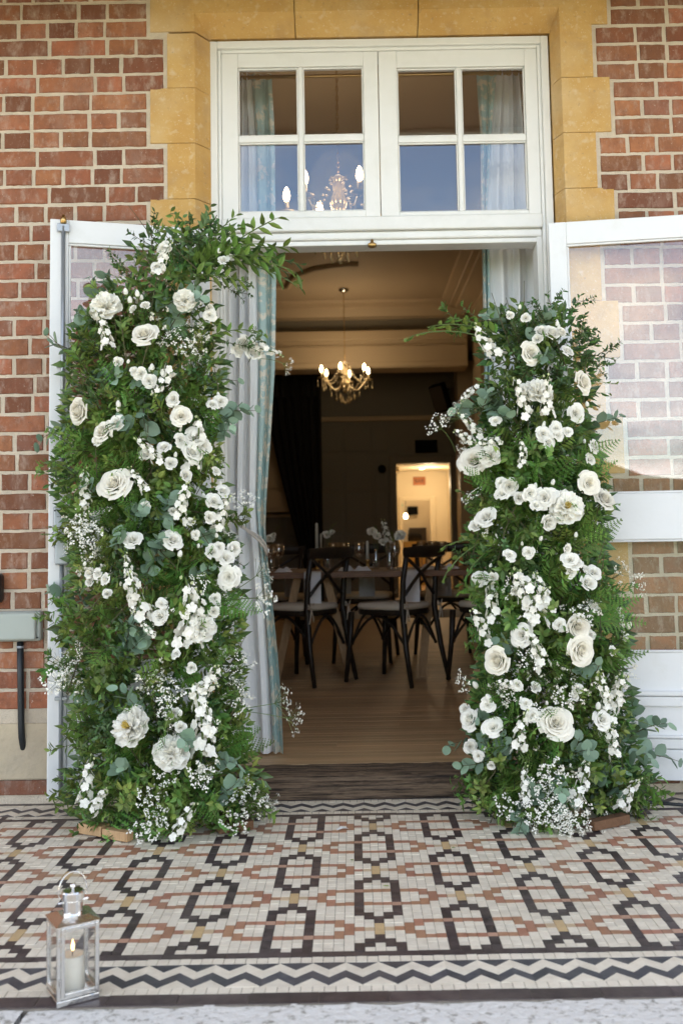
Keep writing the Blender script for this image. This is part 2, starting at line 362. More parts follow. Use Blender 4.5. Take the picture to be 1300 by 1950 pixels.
# keep every corner once: drop the pieces of the left band and of the runs that overlap
vis = []
rest = MB(); tmats = ['tile_white', 'tile_black', 'tile_blue', 'tile_brown', 'tile_pink', 'tile_yellow', 'tile_cream']
for m in tmats: rest.m(m)
def seen(p): 
    x = sum(q[0] for q in p) / len(p); y = sum(q[1] for q in p) / len(p)
    return abs(x + .02) < (y + CD) * .37, y
cand = []
for m, p in pieces:
    s, y = seen(p); cand.append((0 if s else 1, y, m, p))
cand.sort(key=lambda t: (t[0], t[1]))
tile_mesh = {}
for i, (hid, y, m, p) in enumerate(cand):
    z = R.uniform(-.0009, .0006)
    if i < 300:
        b = MB(); b.prism(p, -.012, z); b.obj('tile', m, floor)
    else: rest.prism(p, -.012, z, rest.ms.index(m))
o = rest.obj('tile_field', tmats, floor); o['kind'] = 'stuff'

kerb = structure(MB().box(-3.4, 3.4, -1.98, -1.64, -.39, -.03).obj('kerb', 'tile_bed'))
def kerb_stone(x0, x1):
    b = MB(); n = 14
    def f(u, v):
        x = x0 + (x1 - x0) * u; j = .004 * math.sin(x * 37 + v * 9) + R.uniform(-.003, .003)
        return (x, -1.626 - .35 * v + j, -.004 + R.uniform(-.0025, .0025) - (.05 if v > .97 else 0))
    b.grid(f, n * 3, 8); b.box(x0 + .004, x1 - .004, -1.97, -1.632, -.3, -.012)
    return b.obj('kerb_stone', 'kerb_paint', kerb, smooth=True)
xj = atz(40, 1935).x
kerb_stone(-2.2, xj - .006); kerb_stone(xj + .006, 1.1); kerb_stone(1.11, 2.4)

# ================================================================== brick walls
QL = [(-.795, -.735), (.975, 1.035)]
ZT = 2.985
def quoin_edge(side, z):
    j = math.floor((ZT + (.015 if side else 0) - z) / .225); wide = (j % 2 == 1)
    if side == 0: return -.772 if wide else -.705
    return 1.045 if wide else .982
def wall(side):
    lab = ('weathered red brick wall beside the left door with a grey electrical box on it', 'red brick wall behind the right door, its bricks pale through the glass')[side]
    root = thing('brick_wall', lab, 'wall', ((-1.1, 1.2)[side], 0, 0))
    ox = root.location.x
    x0, x1 = ((-2.6, -.70), (.975, 2.6))[side]
    b = MB(); b.box(x0 - ox, x1 - ox, .0018, .34, .0, 3.7); b.obj('mortar_joints', 'mortar', root)
    if side == 0:
        MB().box(x0 - ox, -.70 - ox, -.012, .0006, .093, .298).obj('rendered_plinth', 'plinth_render', root, bevel=.003)
    else:
        MB().box(.985 - ox, x1 - ox, -.012, .0006, .093, .298).obj('rendered_plinth', 'plinth_render', root, bevel=.003)
    far = MB()
    # four worn brick shapes per length, shared
    shapes = {}
    def shape(L, k):
        key = (round(L, 3), k)
        if key not in shapes:
            q = MB(); h = .0315; rr = random.Random(hash(key) & 0xffff); e = lambda s=.0016: rr.uniform(-s, s)
            n = 6
            def ring(y, ins, jit):
                pts = []
                for i in range(n): pts.append((-L / 2 + ins + (L - 2 * ins) * i / n + e(jit), y + e(.0006), -h + ins + e(jit)))
                for i in range(2): pts.append((L / 2 - ins + e(jit), y + e(.0006), -h + ins + (2 * h - 2 * ins) * i / 2 + e(jit)))
                for i in range(n): pts.append((L / 2 - ins - (L - 2 * ins) * i / n + e(jit), y + e(.0006), h - ins + e(jit)))
                for i in range(2): pts.append((-L / 2 + ins + e(jit), y + e(.0006), h - ins - (2 * h - 2 * ins) * i / 2 + e(jit)))
                return pts
            a, b_, c_ = ring(.02, 0, .0012), ring(.001, .0004, .0016), ring(-.003, .0035, .001); m_ = len(a)
            q.add(a + b_ + c_, [(i, (i + 1) % m_, m_ + (i + 1) % m_, m_ + i) for i in range(m_)] + [(m_ + i, m_ + (i + 1) % m_, 2 * m_ + (i + 1) % m_, 2 * m_ + i) for i in range(m_)] + [tuple(range(2 * m_, 3 * m_))])
            shapes[key] = q.mesh('brick', 'brick')
        return shapes[key]
    count = 0
    k = 0; zt = 3.27 + (.015 if side else 0)
    while zt - .075 > .28:
        zc = zt - .0375; e = quoin_edge(side, zc); xs = []
        gap = .0125
        if k % 2 == 0: seq = [.1, .1025, .215, .215, .215, .215, .215, .215, .215]; seq[0] = .1025 if R.random() < .7 else .15
        else: seq = [.16 if R.random() < .5 else .215, .1025, .1025, .1025, .1025, .1025, .1025, .1025, .1025, .215, .215, .1025, .1025]
        x = e + (-.016 if side == 0 else .016)
        for L in seq:
            cx = x - L / 2 if side == 0 else x + L / 2
            if abs(cx) > 2.5: break
            near = -1.46 < cx < 1.46
            loc = Vector((cx - ox, R.uniform(-.0015, .0015), zc + R.uniform(-.0015, .0015)))
            if near and .3 < zc < 3.2:
                link('brick', shape(L, R.randrange(3)), root, loc, quat=Quaternion((0, 1, 0), R.uniform(-.006, .006)))
            else:
                far.box(loc.x - L / 2, loc.x + L / 2, -.003, .02, loc.z - .0325, loc.z + .0325)
            x += (-1 if side == 0 else 1) * (L + gap + R.uniform(-.002, .002))
        zt -= .075; k += 1
    # the brick course under the plinth
    x = -2.5 if side == 0 else .99
    while x < (-.75 if side == 0 else 2.5):
        L = .215
        if abs(x) < 1.5: MB().box(x - ox, x + L - ox, -.006, .012, .034, .088).obj('brick', 'plinth_brick', root, bevel=.003)
        else: far.box(x - ox, x + L - ox, -.006, .012, .034, .088)
        x += L + .012
    o = far.obj('outer_bricks', 'brick', root); o['kind'] = 'stuff'
wall(0); wall(1)

# ================================================================== stone surround
ss = thing('stone_surround', 'ochre sandstone quoins and lintel framing the doorway', 'stone surround', (.12, 0, 0))
def qstone(name, x0, x1, z0, z1, y0=-.004, y1=.30, bev=.004):
    b = MB(); b.box(x0 - .12, x1 - .12, y0, y1, z0, z1); return b.obj(name, 'ochre_stone', ss, bevel=bev)
g = .0009
def splay(pts, name):
    # chamfered inner piece: polygon in (x, y), run vertically
    pass
j = -1
XI = (-.5955, .8545)      # where the flat face turns into the splay
while True:
    zt = ZT - .225 * j; zb = zt - .225
    if zb < .05: zb = .03
    if zt < .06: break
    for side in (0, 1):
        a = quoin_edge(side, (zt + zb) / 2); off = .015 if side else 0
        z0, z1 = zb + g + off * (zb > .1), zt - g + off
        if j < 0: continue
        b = MB()
        if side == 0: poly = [(a, -.004), (XI[0], -.004), (-.545, .072), (-.545, .3), (a, .3)]
        else: poly = [(XI[1], -.004), (a, -.004), (a, .3), (.829, .3), (.829, .072)]
        b.prism([(p[0] - .12, p[1]) for p in poly], z0, z1); b.obj('quoin_stone', 'ochre_stone', ss, bevel=.0015)
    j += 1
# lintel of three stones with the splay running under it
zl = ZT + .0
for x0, x1 in ((-.775, -.2), (-.1965, .2935), (.297, 1.05)):
    b = MB(); zi0, zi1 = 3.066, 2.997
    ex0 = x0 - .12; ex1 = x1 - .12
    # section in (y, z): flat face above, splay below
    sec = [(-.004, 3.25), (-.004, zi0), (.072, zi1), (.3, zi1), (.3, 3.25)]
    vs = [(ex0, y, z) for y, z in sec] + [(ex1, y, z) for y, z in sec]; n = 5
    if x0 < -.7: vs = [(-.545 - .12 if z < zi0 - .001 else XI[0] - .12 + .0005, y, z) for y, z in sec] + vs[5:]
    if x1 > 1: vs = vs[:5] + [(.829 - .12 if z < zi0 - .001 else XI[1] - .12 - .0005, y, z) for y, z in sec]
    b.add(vs, [(4, 3, 2, 1, 0), (5, 6, 7, 8, 9)] + [(i, (i + 1) % 5, 5 + (i + 1) % 5, 5 + i) for i in range(5)])
    b.obj('lintel_stone', 'ochre_stone', ss)
for side in (0, 1):     # top corner stones beside the lintel
    b = MB()
    if side == 0: poly = [(-.772, -.0035), (XI[0], -.0035), (-.545, .073), (-.545, .29), (-.772, .29)]
    else: poly = [(XI[1], -.0035), (1.045, -.0035), (1.045, .29), (.829, .29), (.829, .073)]
    b.prism([(p[0] - .12, p[1]) for p in poly], 2.992, 3.2495); b.obj('quoin_stone', 'ochre_stone', ss)
MB().box(-.78 - .12, 1.05 - .12, .006, .34, 3.2505, 3.7).obj('wall_core', 'mortar', ss)

# ================================================================== door frame with fanlight
YF = .075
fr = thing('door_frame', 'white painted door frame with an eight pane fanlight above the doorway', 'door frame', (.13, YF, 0))
def fbox(name, x0, x1, z0, z1, y0, y1, m='white_paint', bev=.003, parent=fr):
    b = MB(); b.box(x0 - .13, x1 - .13, y0 - YF, y1 - YF, z0, z1); return b.obj(name, m, parent, bevel=bev)
xl, xr = at(400, 240, YF).x, at(1048, 240, YF).x
zt = at(720, 73, YF).z; zb = at(700, 437, YF).z; zo = at(700, 466, YF + .03).z
ow = .030
fbox('jamb', xl, xl + ow, .08, zt, YF, YF + .14); fbox('jamb', xr - ow, xr, .08, zt, YF, YF + .14)
fbox('head_rail', xl + ow, xr - ow, zt - ow, zt, YF, YF + .14)
fbox('bead', xl + ow, xl + ow + .014, .08, zt - ow, YF + .012, YF + .14, bev=.005); fbox('bead', xr - ow - .014, xr - ow, .08, zt - ow, YF + .012, YF + .14, bev=.005)
fbox('bead', xl + ow + .014, xr - ow - .014, zt - ow - .014, zt - ow, YF + .012, YF + .14, bev=.005)
# inner jamb lining of the doorway
jl, jr = at(431, 700, YF + .03).x, at(1023, 500, YF + .03).x
fbox('door_stop', xl + ow + .014, jl, .08, zb, YF + .03, YF + .13); fbox('door_stop', jr, xr - ow - .014, .08, zb, YF + .03, YF + .13)
# transom rail between the doorway and the fanlight
zt1 = at(700, 408, YF).z
fbox('transom_rail', xl + ow + .014, xr - ow - .014, zb, zt1 - .005, YF + .004, YF + .14, bev=.006)
fbox('transom_rail', xl + ow + .014, xr - ow - .014, zo + .02, zb, YF + .022, YF + .13, bev=.008)
fbox('transom_rail', xl + ow + .014, xr - ow - .014, zo, zo + .02, YF + .034, YF + .13, bev=.004)
# two four-pane casements
mids = at(722, 240, YF).x
def casement(pl, pr, bar):
    ys = YF + .02
    cols = [(at(pl, 200, ys).x, at(bar - 4.5, 200, ys).x), (at(bar + 4.5, 200, ys).x, at(pr, 200, ys).x)]
    xc = (pl + pr) / 2
    rows = [(at(xc, 402, ys).z, at(xc, 269, ys).z), (at(xc, 257, ys).z, at(xc, 127, ys).z)]
    lo, hi = cols[0][0], cols[1][1]
    x0 = xl + ow + .015 if pl < 600 else mids + .0015; x1 = mids - .0015 if pl < 600 else xr - ow - .015
    z0, z1 = zt1 - .004, zt - ow - .015
    y0, y1 = YF + .018, YF + .062
    root = MB(); root.box(x0 - .13, lo - .13, y0 - YF, y1 - YF, z0, z1); root.box(hi - .13, x1 - .13, y0 - YF, y1 - YF, z0, z1)
    root.box(lo - .13, hi - .13, y0 - YF, y1 - YF, z0, rows[0][0]); root.box(lo - .13, hi - .13, y0 - YF, y1 - YF, rows[1][1], z1)
    sash = root.obj('window', 'white_paint', fr, bevel=.003)
    bb = MB(); bb.box(cols[0][1] - .13, cols[1][0] - .13, .022, .058, rows[0][0], rows[1][1]); bb.obj('glazing_bar', 'white_paint', sash, bevel=.004)
    for cx0, cx1 in cols:
        bb = MB(); bb.box(cx0 - .13, cx1 - .13, .024, .057, rows[0][1], rows[1][0]); bb.obj('glazing_bar', 'white_paint', sash, bevel=.004)
        for rz0, rz1 in rows:
            pb = MB(); pb.box(cx0 - .13, cx1 - .13, .038, .041, rz0, rz1); pb.obj('pane', 'pane_glass', sash)
            pu = MB(); t = .0065
            for bx in ((cx0, cx1, rz0, rz0 + t), (cx0, cx1, rz1 - t, rz1), (cx0, cx0 + t, rz0 + t, rz1 - t), (cx1 - t, cx1, rz0 + t, rz1 - t)):
                pu.box(bx[0] - .13, bx[1] - .13, .029, .0375, bx[2], bx[3])
            pu.obj('putty_line', 'white_paint', sash, bevel=.003)
casement(453, 692, 572); casement(756, 1000, 874)
# brass catch in the head of the doorway
p = at(708, 467, YF + .03)
b = MB(); b.lathe([(0, -.012), (.008, -.012), (.0175, -.006), (.018, .004), (.009, .009), (.006, .012), (.0055, .022), (0, .024)], 14, (p.x - .13, -.005 + .03 - .012, p.z - .004)); b.obj('catch', 'brass', fr, smooth=True)

# ================================================================== door sill
sl = thing('door_sill', 'worn dark timber sill across the foot of the doorway', 'door sill', (.13, .1, 0))
def sillf(y, z, j): return z + j * R.uniform(-.002, .002)
prof = [(-.012, .0), (-.016, .03), (-.010, .048), (.006, .056), (.022, .060), (.028, .072), (.06, .078), (.19, .084), (.19, .0)]
b = MB(); n = 60; xs = [-.60 + 1.47 * i / n for i in range(n + 1)]
for x in xs:
    for y, z in prof: b.v.append((x - .13, y - .1 + R.uniform(-.0016, .0016), max(0, z + R.uniform(-.0018, .0018))))
k = len(prof)
for i in range(n):
    for q in range(k - 1): b.f.append((i * k + q, (i + 1) * k + q, (i + 1) * k + q + 1, i * k + q + 1)); b.mi.append(0)
b.obj('weathered_board', 'sill_wood', sl)

# ================================================================== glazed doors
def door_leaf(hx, hy, ang, Wd, fs, label, left):
    root = thing('glazed_door', label, 'door', (hx, hy, 0), ang)
    z0, z1 = .070, 2.172
    T = .045
    def f(name, x0, x1, a, b_, t0=0, t1=T, m='door_paint', bev=.003, par=root, seg=2):
        q = MB(); ya, yb = fs * (T / 2 - t0), fs * (T / 2 - t1)
        q.box(x0, x1, min(ya, yb), max(ya, yb), a, b_); return q.obj(name, m, par, bevel=bev, seg=seg)
    st = .066
    f('stile', 0, st, z0, z1); f('stile', Wd - st, Wd, z0, z1)
    gz1, gz0 = 2.085, 1.119; mz0 = .947; lz0 = .531
    f('top_rail', st, Wd - st, gz1, z1, .001); f('lock_rail', st, Wd - st, mz0, gz0, .001); f('bottom_rail', st, Wd - st, z0, lz0, .012)
    # mouldings of the lower panel
    for za, zb_, pr in ((.375, .392, -.012), (.336, .372, -.004), (.222, .232, -.010), (.184, .220, -.003)):
        if not left: f('moulding', st, Wd - st, za, zb_, pr, .012, bev=.004)
    f('plinth_rail', st, Wd - st, z0, .18, .001, .012)
    if left:
        for bx in ((st + .04, Wd - st - .04, .40, .42), (st + .04, Wd - st - .04, .19, .21), (st + .04, st + .06, .21, .40), (Wd - st - .06, Wd - st - .04, .21, .40)):
            f('moulding', *bx, -.002, .012, bev=.005)
    f('pane', st, Wd - st, gz0, gz1, .02, .024, 'door_glass', 0); f('pane', st, Wd - st, lz0, mz0, .02, .024, 'door_glass', 0)
    for za, zb_ in ((gz0, gz1), (lz0, mz0)):
        t = .009
        for bx in ((st, Wd - st, za, za + t), (st, Wd - st, zb_ - t, zb_), (st, st + t, za + t, zb_ - t), (Wd - st - t, Wd - st, za + t, zb_ - t)):
            f('glazing_bead', *bx, .006, .0195, bev=.004)
    if left:
        u = Wd - .047; yy = fs * (T / 2 + .012)
        q = MB(); q.tube([(u, yy, z1 - .03), (u, yy, 1.15)], .0075, 8); q.obj('bolt_rod', 'steel_grey', root, smooth=True)
        q = MB(); q.tube([(u, yy, .90), (u, yy, z0 + .01)], .0075, 8); q.obj('bolt_rod', 'steel_grey', root, smooth=True)
        for z, h in ((z1 - .035, .03), (1.62, .012), (.42, .012)):
            q = MB(); q.box(u - .022, u + .022, min(fs * T / 2, yy + fs * .006), max(fs * T / 2, yy + fs * .006), z - h / 2, z + h / 2); q.obj('bracket', 'steel_grey', root, bevel=.002)
        q = MB(); q.lathe([(.011, 0), (.011, .02), (.004, .036), (0, .037)], 10, (u, yy, z1 - .022)); q.obj('bolt_tip', 'brass', root, smooth=True)
        q = MB(); q.box(u - .032, u + .030, min(fs * T / 2, fs * (T / 2 + .03)), max(fs * T / 2, fs * (T / 2 + .03)), .955, 1.105); lb = q.obj('lock_box', 'steel_grey', root, bevel=.006)
        q = MB(); q.box(u - .024, u + .024, min(fs * T / 2, fs * (T / 2 + .038)), max(fs * T / 2, fs * (T / 2 + .038)), .895, .990); q.obj('lock_cover', 'steel_grey', lb, bevel=.006)
        for dz in (1.09, .965):
            for sx in (-.024,):
                q = MB(); q.box(u - sx - .003, u - sx + .003, min(fs * (T / 2 + .029), fs * (T / 2 + .0325)), max(fs * (T / 2 + .029), fs * (T / 2 + .0325)), dz - .003, dz + .003); q.obj('screw', 'black_gloss', lb)
        q = MB()
        for i in range(5):
            q.add([(u + .018 - i * .0055, fs * (T / 2 + .0306), 1.066), (u + .018 - i * .0055 - .0045, fs * (T / 2 + .0306), 1.066), (u + .018 - i * .0055 - .0022, fs * (T / 2 + .0306), 1.0705)], [(0, 1, 2)])
        q.obj('maker_mark', 'black_gloss', lb)
    return root
hl = at(398, 446, -.03); he = at(98, 420, -.18)
aL = math.atan2(-.19 + .03, he.x - hl.x)
door_leaf(hl.x, -.03, aL, math.hypot(he.x - hl.x, .16), 1, 'white glazed door folded back on the left with a steel bolt rod', True)
hr = at(1043, 440, -.03)
door_leaf(hr.x, -.03, -rad(8.8), .62, -1, 'white glazed door folded back on the right with mouldings at its foot', False)
b = MB(); b.box(-.006, .006, -.02, .02, 0, .10); hg = link('hinge', b.mesh('hinge', 'teal'), fr, (jr + .052 - .13, .0, 1.90))

# ================================================================== fixtures on the left wall
bx0, bx1 = at(-60, 1200, -.03).x, at(80, 1200, -.03).x; bz0, bz1 = at(40, 1221, -.03).z, at(40, 1164, -.03).z
jb = thing('junction_box', 'grey weatherproof electrical box on the brick wall', 'electrical box', ((bx0 + bx1) / 2, 0, bz0))
hw = (bx1 - bx0) / 2
MB().box(-hw, hw, -.045, -.003, 0, bz1 - bz0).obj('back_box', 'box_grey', jb, bevel=.010, seg=3)
MB().box(-hw + .004, hw - .014, -.062, -.0455, .006, bz1 - bz0 - .004).obj('cover', 'box_grey', jb, bevel=.009, seg=3)
MB().lathe([(0, 0), (.005, 0), (.005, .004), (0, .004)], 10).obj('screw', 'black_gloss', jb).location = (hw - .012, -.048, .012)
cp = thing('cable_conduit', 'black pipe running down from the grey electrical box', 'pipe', (at(40, 1300, -.02).x, -.02, bz0 - .3))
q = MB(); xx = at(40, 1300, -.02).x
pts = [at(39, 1222, -.022), at(40, 1300, -.022), at(41, 1380, -.022), at(42, 1405, -.02), at(45, 1424, -.004), at(46, 1428, .01)]
q.tube([p - cp.location for p in pts], .0125, 10); q.obj('pipe', 'black_pipe', cp, smooth=True)
q = MB(); p = at(39, 1232, -.022) - cp.location; q.lathe([(.0135, -.004), (.0145, 0), (.0135, .004)], 12, p); q.obj('collar', 'steel_grey', cp)
p0 = at(-8, 1120, -.03)
bf = thing('wall_fitting', 'black rounded fitting cut by the photo edge above the grey box', 'wall fitting', p0)
MB().box(-.035, .026, -.025, .029, -.055, .055).obj('housing', 'black_gloss', bf, bevel=.014, seg=3)
MB().box(-.05, -.036, -.03, .029, -.07, .07).obj('back_plate', 'black_gloss', bf, bevel=.004)
# black cable lying by the right door
q = MB(); pts = [atz(1205, 1537, .006), atz(1240, 1527, .006), atz(1268, 1530, .006), atz(1300, 1533, .006), atz(1330, 1530, .006), atz(1400, 1528, .006)]
tag(q.tube(pts, .006, 8).obj('cable', 'black_pipe', smooth=True), 'black cable lying on the tiles beside the right floral column', 'cable')
# scrap of paper on the tiles
p = atz(652, 1580, .002)
sc = thing('paper_scrap', 'small torn white scrap on the tiles before the sill', 'paper scrap', p)
MB().add([(-.020, -.012, .001), (0, -.006, .006), (.022, .004, .002), (.012, .016, .003), (-.004, .010, .009), (-.018, .0, .004)], [(0, 1, 4, 5), (1, 2, 3, 4)]).obj('sheet', 'white_paint', sc)

# ================================================================== verandah roof, wood beyond the lawn
vr = thing('verandah_roof', 'timber lined verandah roof projecting over the terrace, seen only mirrored in the panes', 'roof', (0, -.4, 3.17))
MB().box(-8, 8, -.80, .38, -.0, .10).obj('soffit', 'soffit', vr)
for i in range(-6, 7): MB().box(i * 1.2 - .04, i * 1.2 + .04, -.78, .30, -.03, -.0005).obj('rafter', 'soffit', vr)
MB().box(-8, 8, -.85, -.802, -.02, .12).obj('fascia', 'white_paint', vr)
b = MB(); rr = random.Random(3); xs = [-160 + i * 2.5 for i in range(129)]
hs = [4.5 + 2.0 * math.sin(i * .31) + 1.2 * math.sin(i * .93 + 1) + rr.uniform(-.8, .8) for i in range(129)]
for x, h in zip(xs, hs):
    for y, k in ((-70, 1), (-70 - 3, 1.0), (-78, .9)): b.v.append((x + rr.uniform(-.8, .8), y + rr.uniform(-1, 1), (-.4 if y == -70 else h * k)))
for i in range(128):
    for q in range(2): b.f.append((i * 3 + q, i * 3 + 3 + q, i * 3 + 4 + q, i * 3 + 1 + q)); b.mi.append(0)
o = b.obj('distant_wood', 'wood_far'); o['kind'] = 'stuff'
# ================================================================== the hall behind the doorway
ZF = .084
hf = structure(MB().box(-4.6, 1.8, .30, 10.3, -.2, ZF - .012).obj('hall_floor', 'bar_dark'))
y = .192; k = 0; bw = .0; stuff = MB()
xe = 1.02
def slab(x0, x1, y0, y1):
    global k
    q = MB(); q.box(x0, x1, y0 + .0006, y1 - .0006, ZF - .0118, ZF + R.uniform(-.0005, .0005))
    if k < 300: q.obj('floorboard', 'boards', hf)
    else: stuff.add(q.v, q.f)
    k += 1
while y < 4.2:
    wd = .055
    x = -.9 - R.uniform(0, .3); 
    while x < xe:
        x2 = min(xe, x + (3.0 if R.random() < .8 else R.uniform(.7, 1.5))); slab(x, x2 - .0008, y, y + wd); x = x2
    y += wd
yy = y
for i in range(9): slab(xe + .001 + i * .08, xe + .0805 + i * .08, .36, 4.2)
slab(-4.5, 1.8, 4.2, 10.2)
if stuff.v: o = stuff.obj('far_boards', 'boards', hf); o['kind'] = 'stuff'
MB().box(-4.6, 1.8, 10.3, 14.5, -.2, ZF).obj('passage_floor', 'boards', hf)

hall = thing('hall_interior', 'dim panelled hall with moulded ceiling seen through the doorway', 'room', (0, 6, 0))
hy = 6.0
def hb(name, m, *bx, bev=0):
    q = MB()
    q.box(bx[0], bx[1], bx[2] - hy, bx[3] - hy, bx[4], bx[5]); return q.obj(name, m, hall, bevel=bev)
CZ = 3.76
hb('roof', 'soffit', -8, 8, .0, 18, 5.6, 5.9)
hb('outer_wall', 'soffit', -8, -2.61, .02, .30, -.3, 5.6); hb('outer_wall', 'soffit', 2.61, 8, .02, .30, -.3, 5.6); hb('outer_wall', 'soffit', -2.6, 2.6, .02, .33, 3.71, 5.6)
hb('side_wall', 'hall_plain', -4.75, -4.6, .34, 15, -.2, 5.6); hb('side_wall', 'hall_plain', 1.80, 1.95, .34, 15, -.2, 5.6)
hb('inner_wall', 'hall_plain', -4.6, -.78, .342, .36, ZF, CZ); hb('inner_wall', 'hall_plain', 1.06, 1.8, .342, .36, ZF, CZ); hb('inner_wall', 'hall_plain', -.78, 1.06, .342, .36, 3.05, CZ)
hb('ceiling', 'hall_ceiling', -4.6, 1.22, .36, 8.25, CZ, CZ + .1)
# cornices: stepped mouldings along the right and the far edge of the ceiling
def run_y(profile, name, m, y0, y1):      # profile in (x, z), run along y
    q = MB(); n = len(profile)
    for yy_ in (y0, y1):
        for x, z in profile: q.v.append((x, yy_ - hy, z))
    for i in range(n - 1): q.f.append((i, n + i, n + i + 1, i + 1)); q.mi.append(0)
    return q.obj(name, m, hall)
run_y([(1.10, CZ - .001), (1.11, CZ - .03), (1.20, CZ - .045), (1.21, CZ - .06)], 'enriched_band', 'hall_cornice', .37, 8.2)
run_y([(1.211, CZ - .06), (1.27, CZ - .062), (1.275, CZ - .09)], 'fillet', 'hall_plain', .37, 8.2)
run_y([(1.276, CZ - .09), (1.45, CZ - .14), (1.455, CZ - .17)], 'enriched_band', 'hall_cornice', .37, 8.2)
run_y([(1.456, CZ - .17), (1.56, CZ - .26), (1.60, CZ - .27), (1.61, CZ - .36), (1.8, CZ - .38)], 'cornice', 'hall_plain', .37, 8.2)
def run_x(profile, name, m, x0, x1):      # profile in (y, z)
    q = MB(); n = len(profile)
    for xx_ in (x0, x1):
        for y_, z in profile: q.v.append((xx_, y_ - hy, z))
    for i in range(n - 1): q.f.append((i, i + 1, n + i + 1, n + i)); q.mi.append(0)
    return q.obj(name, m, hall)
run_x([(7.85, CZ - .001), (7.87, CZ - .03), (8.0, CZ - .055), (8.02, CZ - .075)], 'enriched_band', 'hall_cornice', -4.6, 1.22)
run_x([(8.021, CZ - .075), (8.06, CZ - .16), (8.2, CZ - .17)], 'fillet', 'hall_plain', -4.6, 1.40)
zb0, zb1 = at(650, 702, 8.1).z, at(650, 634, 8.1).z
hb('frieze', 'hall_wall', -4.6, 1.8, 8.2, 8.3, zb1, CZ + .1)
hb('beam', 'hall_plain', -4.6, 1.42, 8.1, 8.5, zb0, zb1, bev=.01)
za, zc = at(650, 652, 8.09).z, at(650, 642, 8.09).z
hb('beam_moulding', 'hall_plain', -4.6, 1.42, 8.06, 8.099, za + .02, zb1 + .02, bev=.012)
q = MB(); z_ = at(650, 657, 8.08).z
for i in range(110):
    x = -1.6 + i * .0275; q.lathe([(0, -.022), (.009, -.012), (.011, .0), (.009, .014), (0, .02)], 6, (x, 8.088 - hy, z_ - .01))
o = q.obj('egg_moulding', 'hall_plain', hall); o['kind'] = 'stuff'
hb('beam_moulding', 'hall_plain', -4.6, 1.42, 8.075, 8.099, zb0 + .01, zb0 + .07, bev=.01)
# curved plaster moulding on the ceiling
pts = [atz(x, y_, CZ - .012) for x, y_ in ((500, 546), (528, 545), (541, 549), (548, 546), (553, 536), (560, 528), (575, 520), (600, 511), (632, 506), (660, 503), (682, 502))]
q = MB(); q.tube([p - hall.location for p in pts], .032, 8); o = q.obj('plaster_moulding', 'hall_plain', hall, smooth=True)
# far wall with a doorway to the bar
YW = 10.2
dx0, dx1 = at(756, 960, YW).x, at(858, 960, YW).x; dz = at(805, 882, YW).z
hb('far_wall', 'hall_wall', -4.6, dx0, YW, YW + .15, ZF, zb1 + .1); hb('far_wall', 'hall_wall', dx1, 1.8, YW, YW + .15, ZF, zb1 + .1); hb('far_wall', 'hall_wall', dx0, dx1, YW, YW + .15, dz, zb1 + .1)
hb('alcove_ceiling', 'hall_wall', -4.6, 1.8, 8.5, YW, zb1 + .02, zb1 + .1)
pr = at(700, 798, YW).z; hb('picture_rail', 'hall_plain', -.52, dx1 + .1, YW - .06, YW - .001, pr - .035, pr + .035, bev=.012)
for za_, zb_ in ((.35, .95), (1.0, 1.55), (1.6, 2.10), (2.14, 2.48)):          # raised wall panels
    x = -2.2
    while x < dx0 - .1:
        x2 = min(x + .37, dx0 - .12)
        if x2 - x > .1: hb('wall_panel', 'hall_wall', x, x2, YW - .014, YW - .001, za_, zb_, bev=.008)
        x += .42
for x0_, x1_ in ((dx0 - .10, dx0 - .002), (dx1 + .002, dx1 + .08)): hb('door_casing', 'hall_wall', x0_, x1_, YW - .04, YW - .001, ZF, dz + .1, bev=.01)
hb('door_casing', 'hall_wall', dx0, dx1, YW - .04, YW - .001, dz, dz + .1, bev=.01)
hb('pilaster', 'hall_plain', 1.50, 1.799, 7.6, 8.3, ZF, 3.3); hb('pilaster', 'hall_plain', 1.45, 1.799, 9.6, 10.1, ZF, 3.3)
# left of the dark curtain: a panelled window shutter catching light
sx0, sx1 = at(515, 900, 9.9).x, at(551, 900, 9.9).x
hb('shutter_frame', 'hall_plain', sx0 - .3, sx1 + .04, 9.95, 10.05, at(530, 975, 9.9).z, at(530, 830, 9.9).z, bev=.01)
for a, b_ in ((880, 838), (930, 888), (968, 935)):
    hb('shutter_panel', 'hall_plain', sx0 - .25, sx1 - .0, 9.93, 9.949, at(530, a, 9.9).z, at(530, b_, 9.9).z, bev=.006)
hb('dado_rail', 'hall_plain', -4.5, -.55, YW - .05, YW - .001, at(530, 985, YW).z, at(530, 979, YW).z, bev=.006)

def label_text(name, txt, size, loc, rot, m, parent=None, ext=.001):
    cu = bpy.data.curves.new(name, 'FONT'); cu.body = txt; cu.size = size; cu.align_x = 'CENTER'; cu.align_y = 'CENTER'; cu.extrude = ext
    t = bpy.data.objects.new('tmp', cu); C.objects.link(t); dg = bpy.context.evaluated_depsgraph_get(); dg.update()
    me = bpy.data.meshes.new_from_object(t.evaluated_get(dg)); bpy.data.objects.remove(t); me.materials.clear(); me.materials.append(MATS[m])
    o = link(name, me, parent, loc); o.rotation_euler = rot; return o

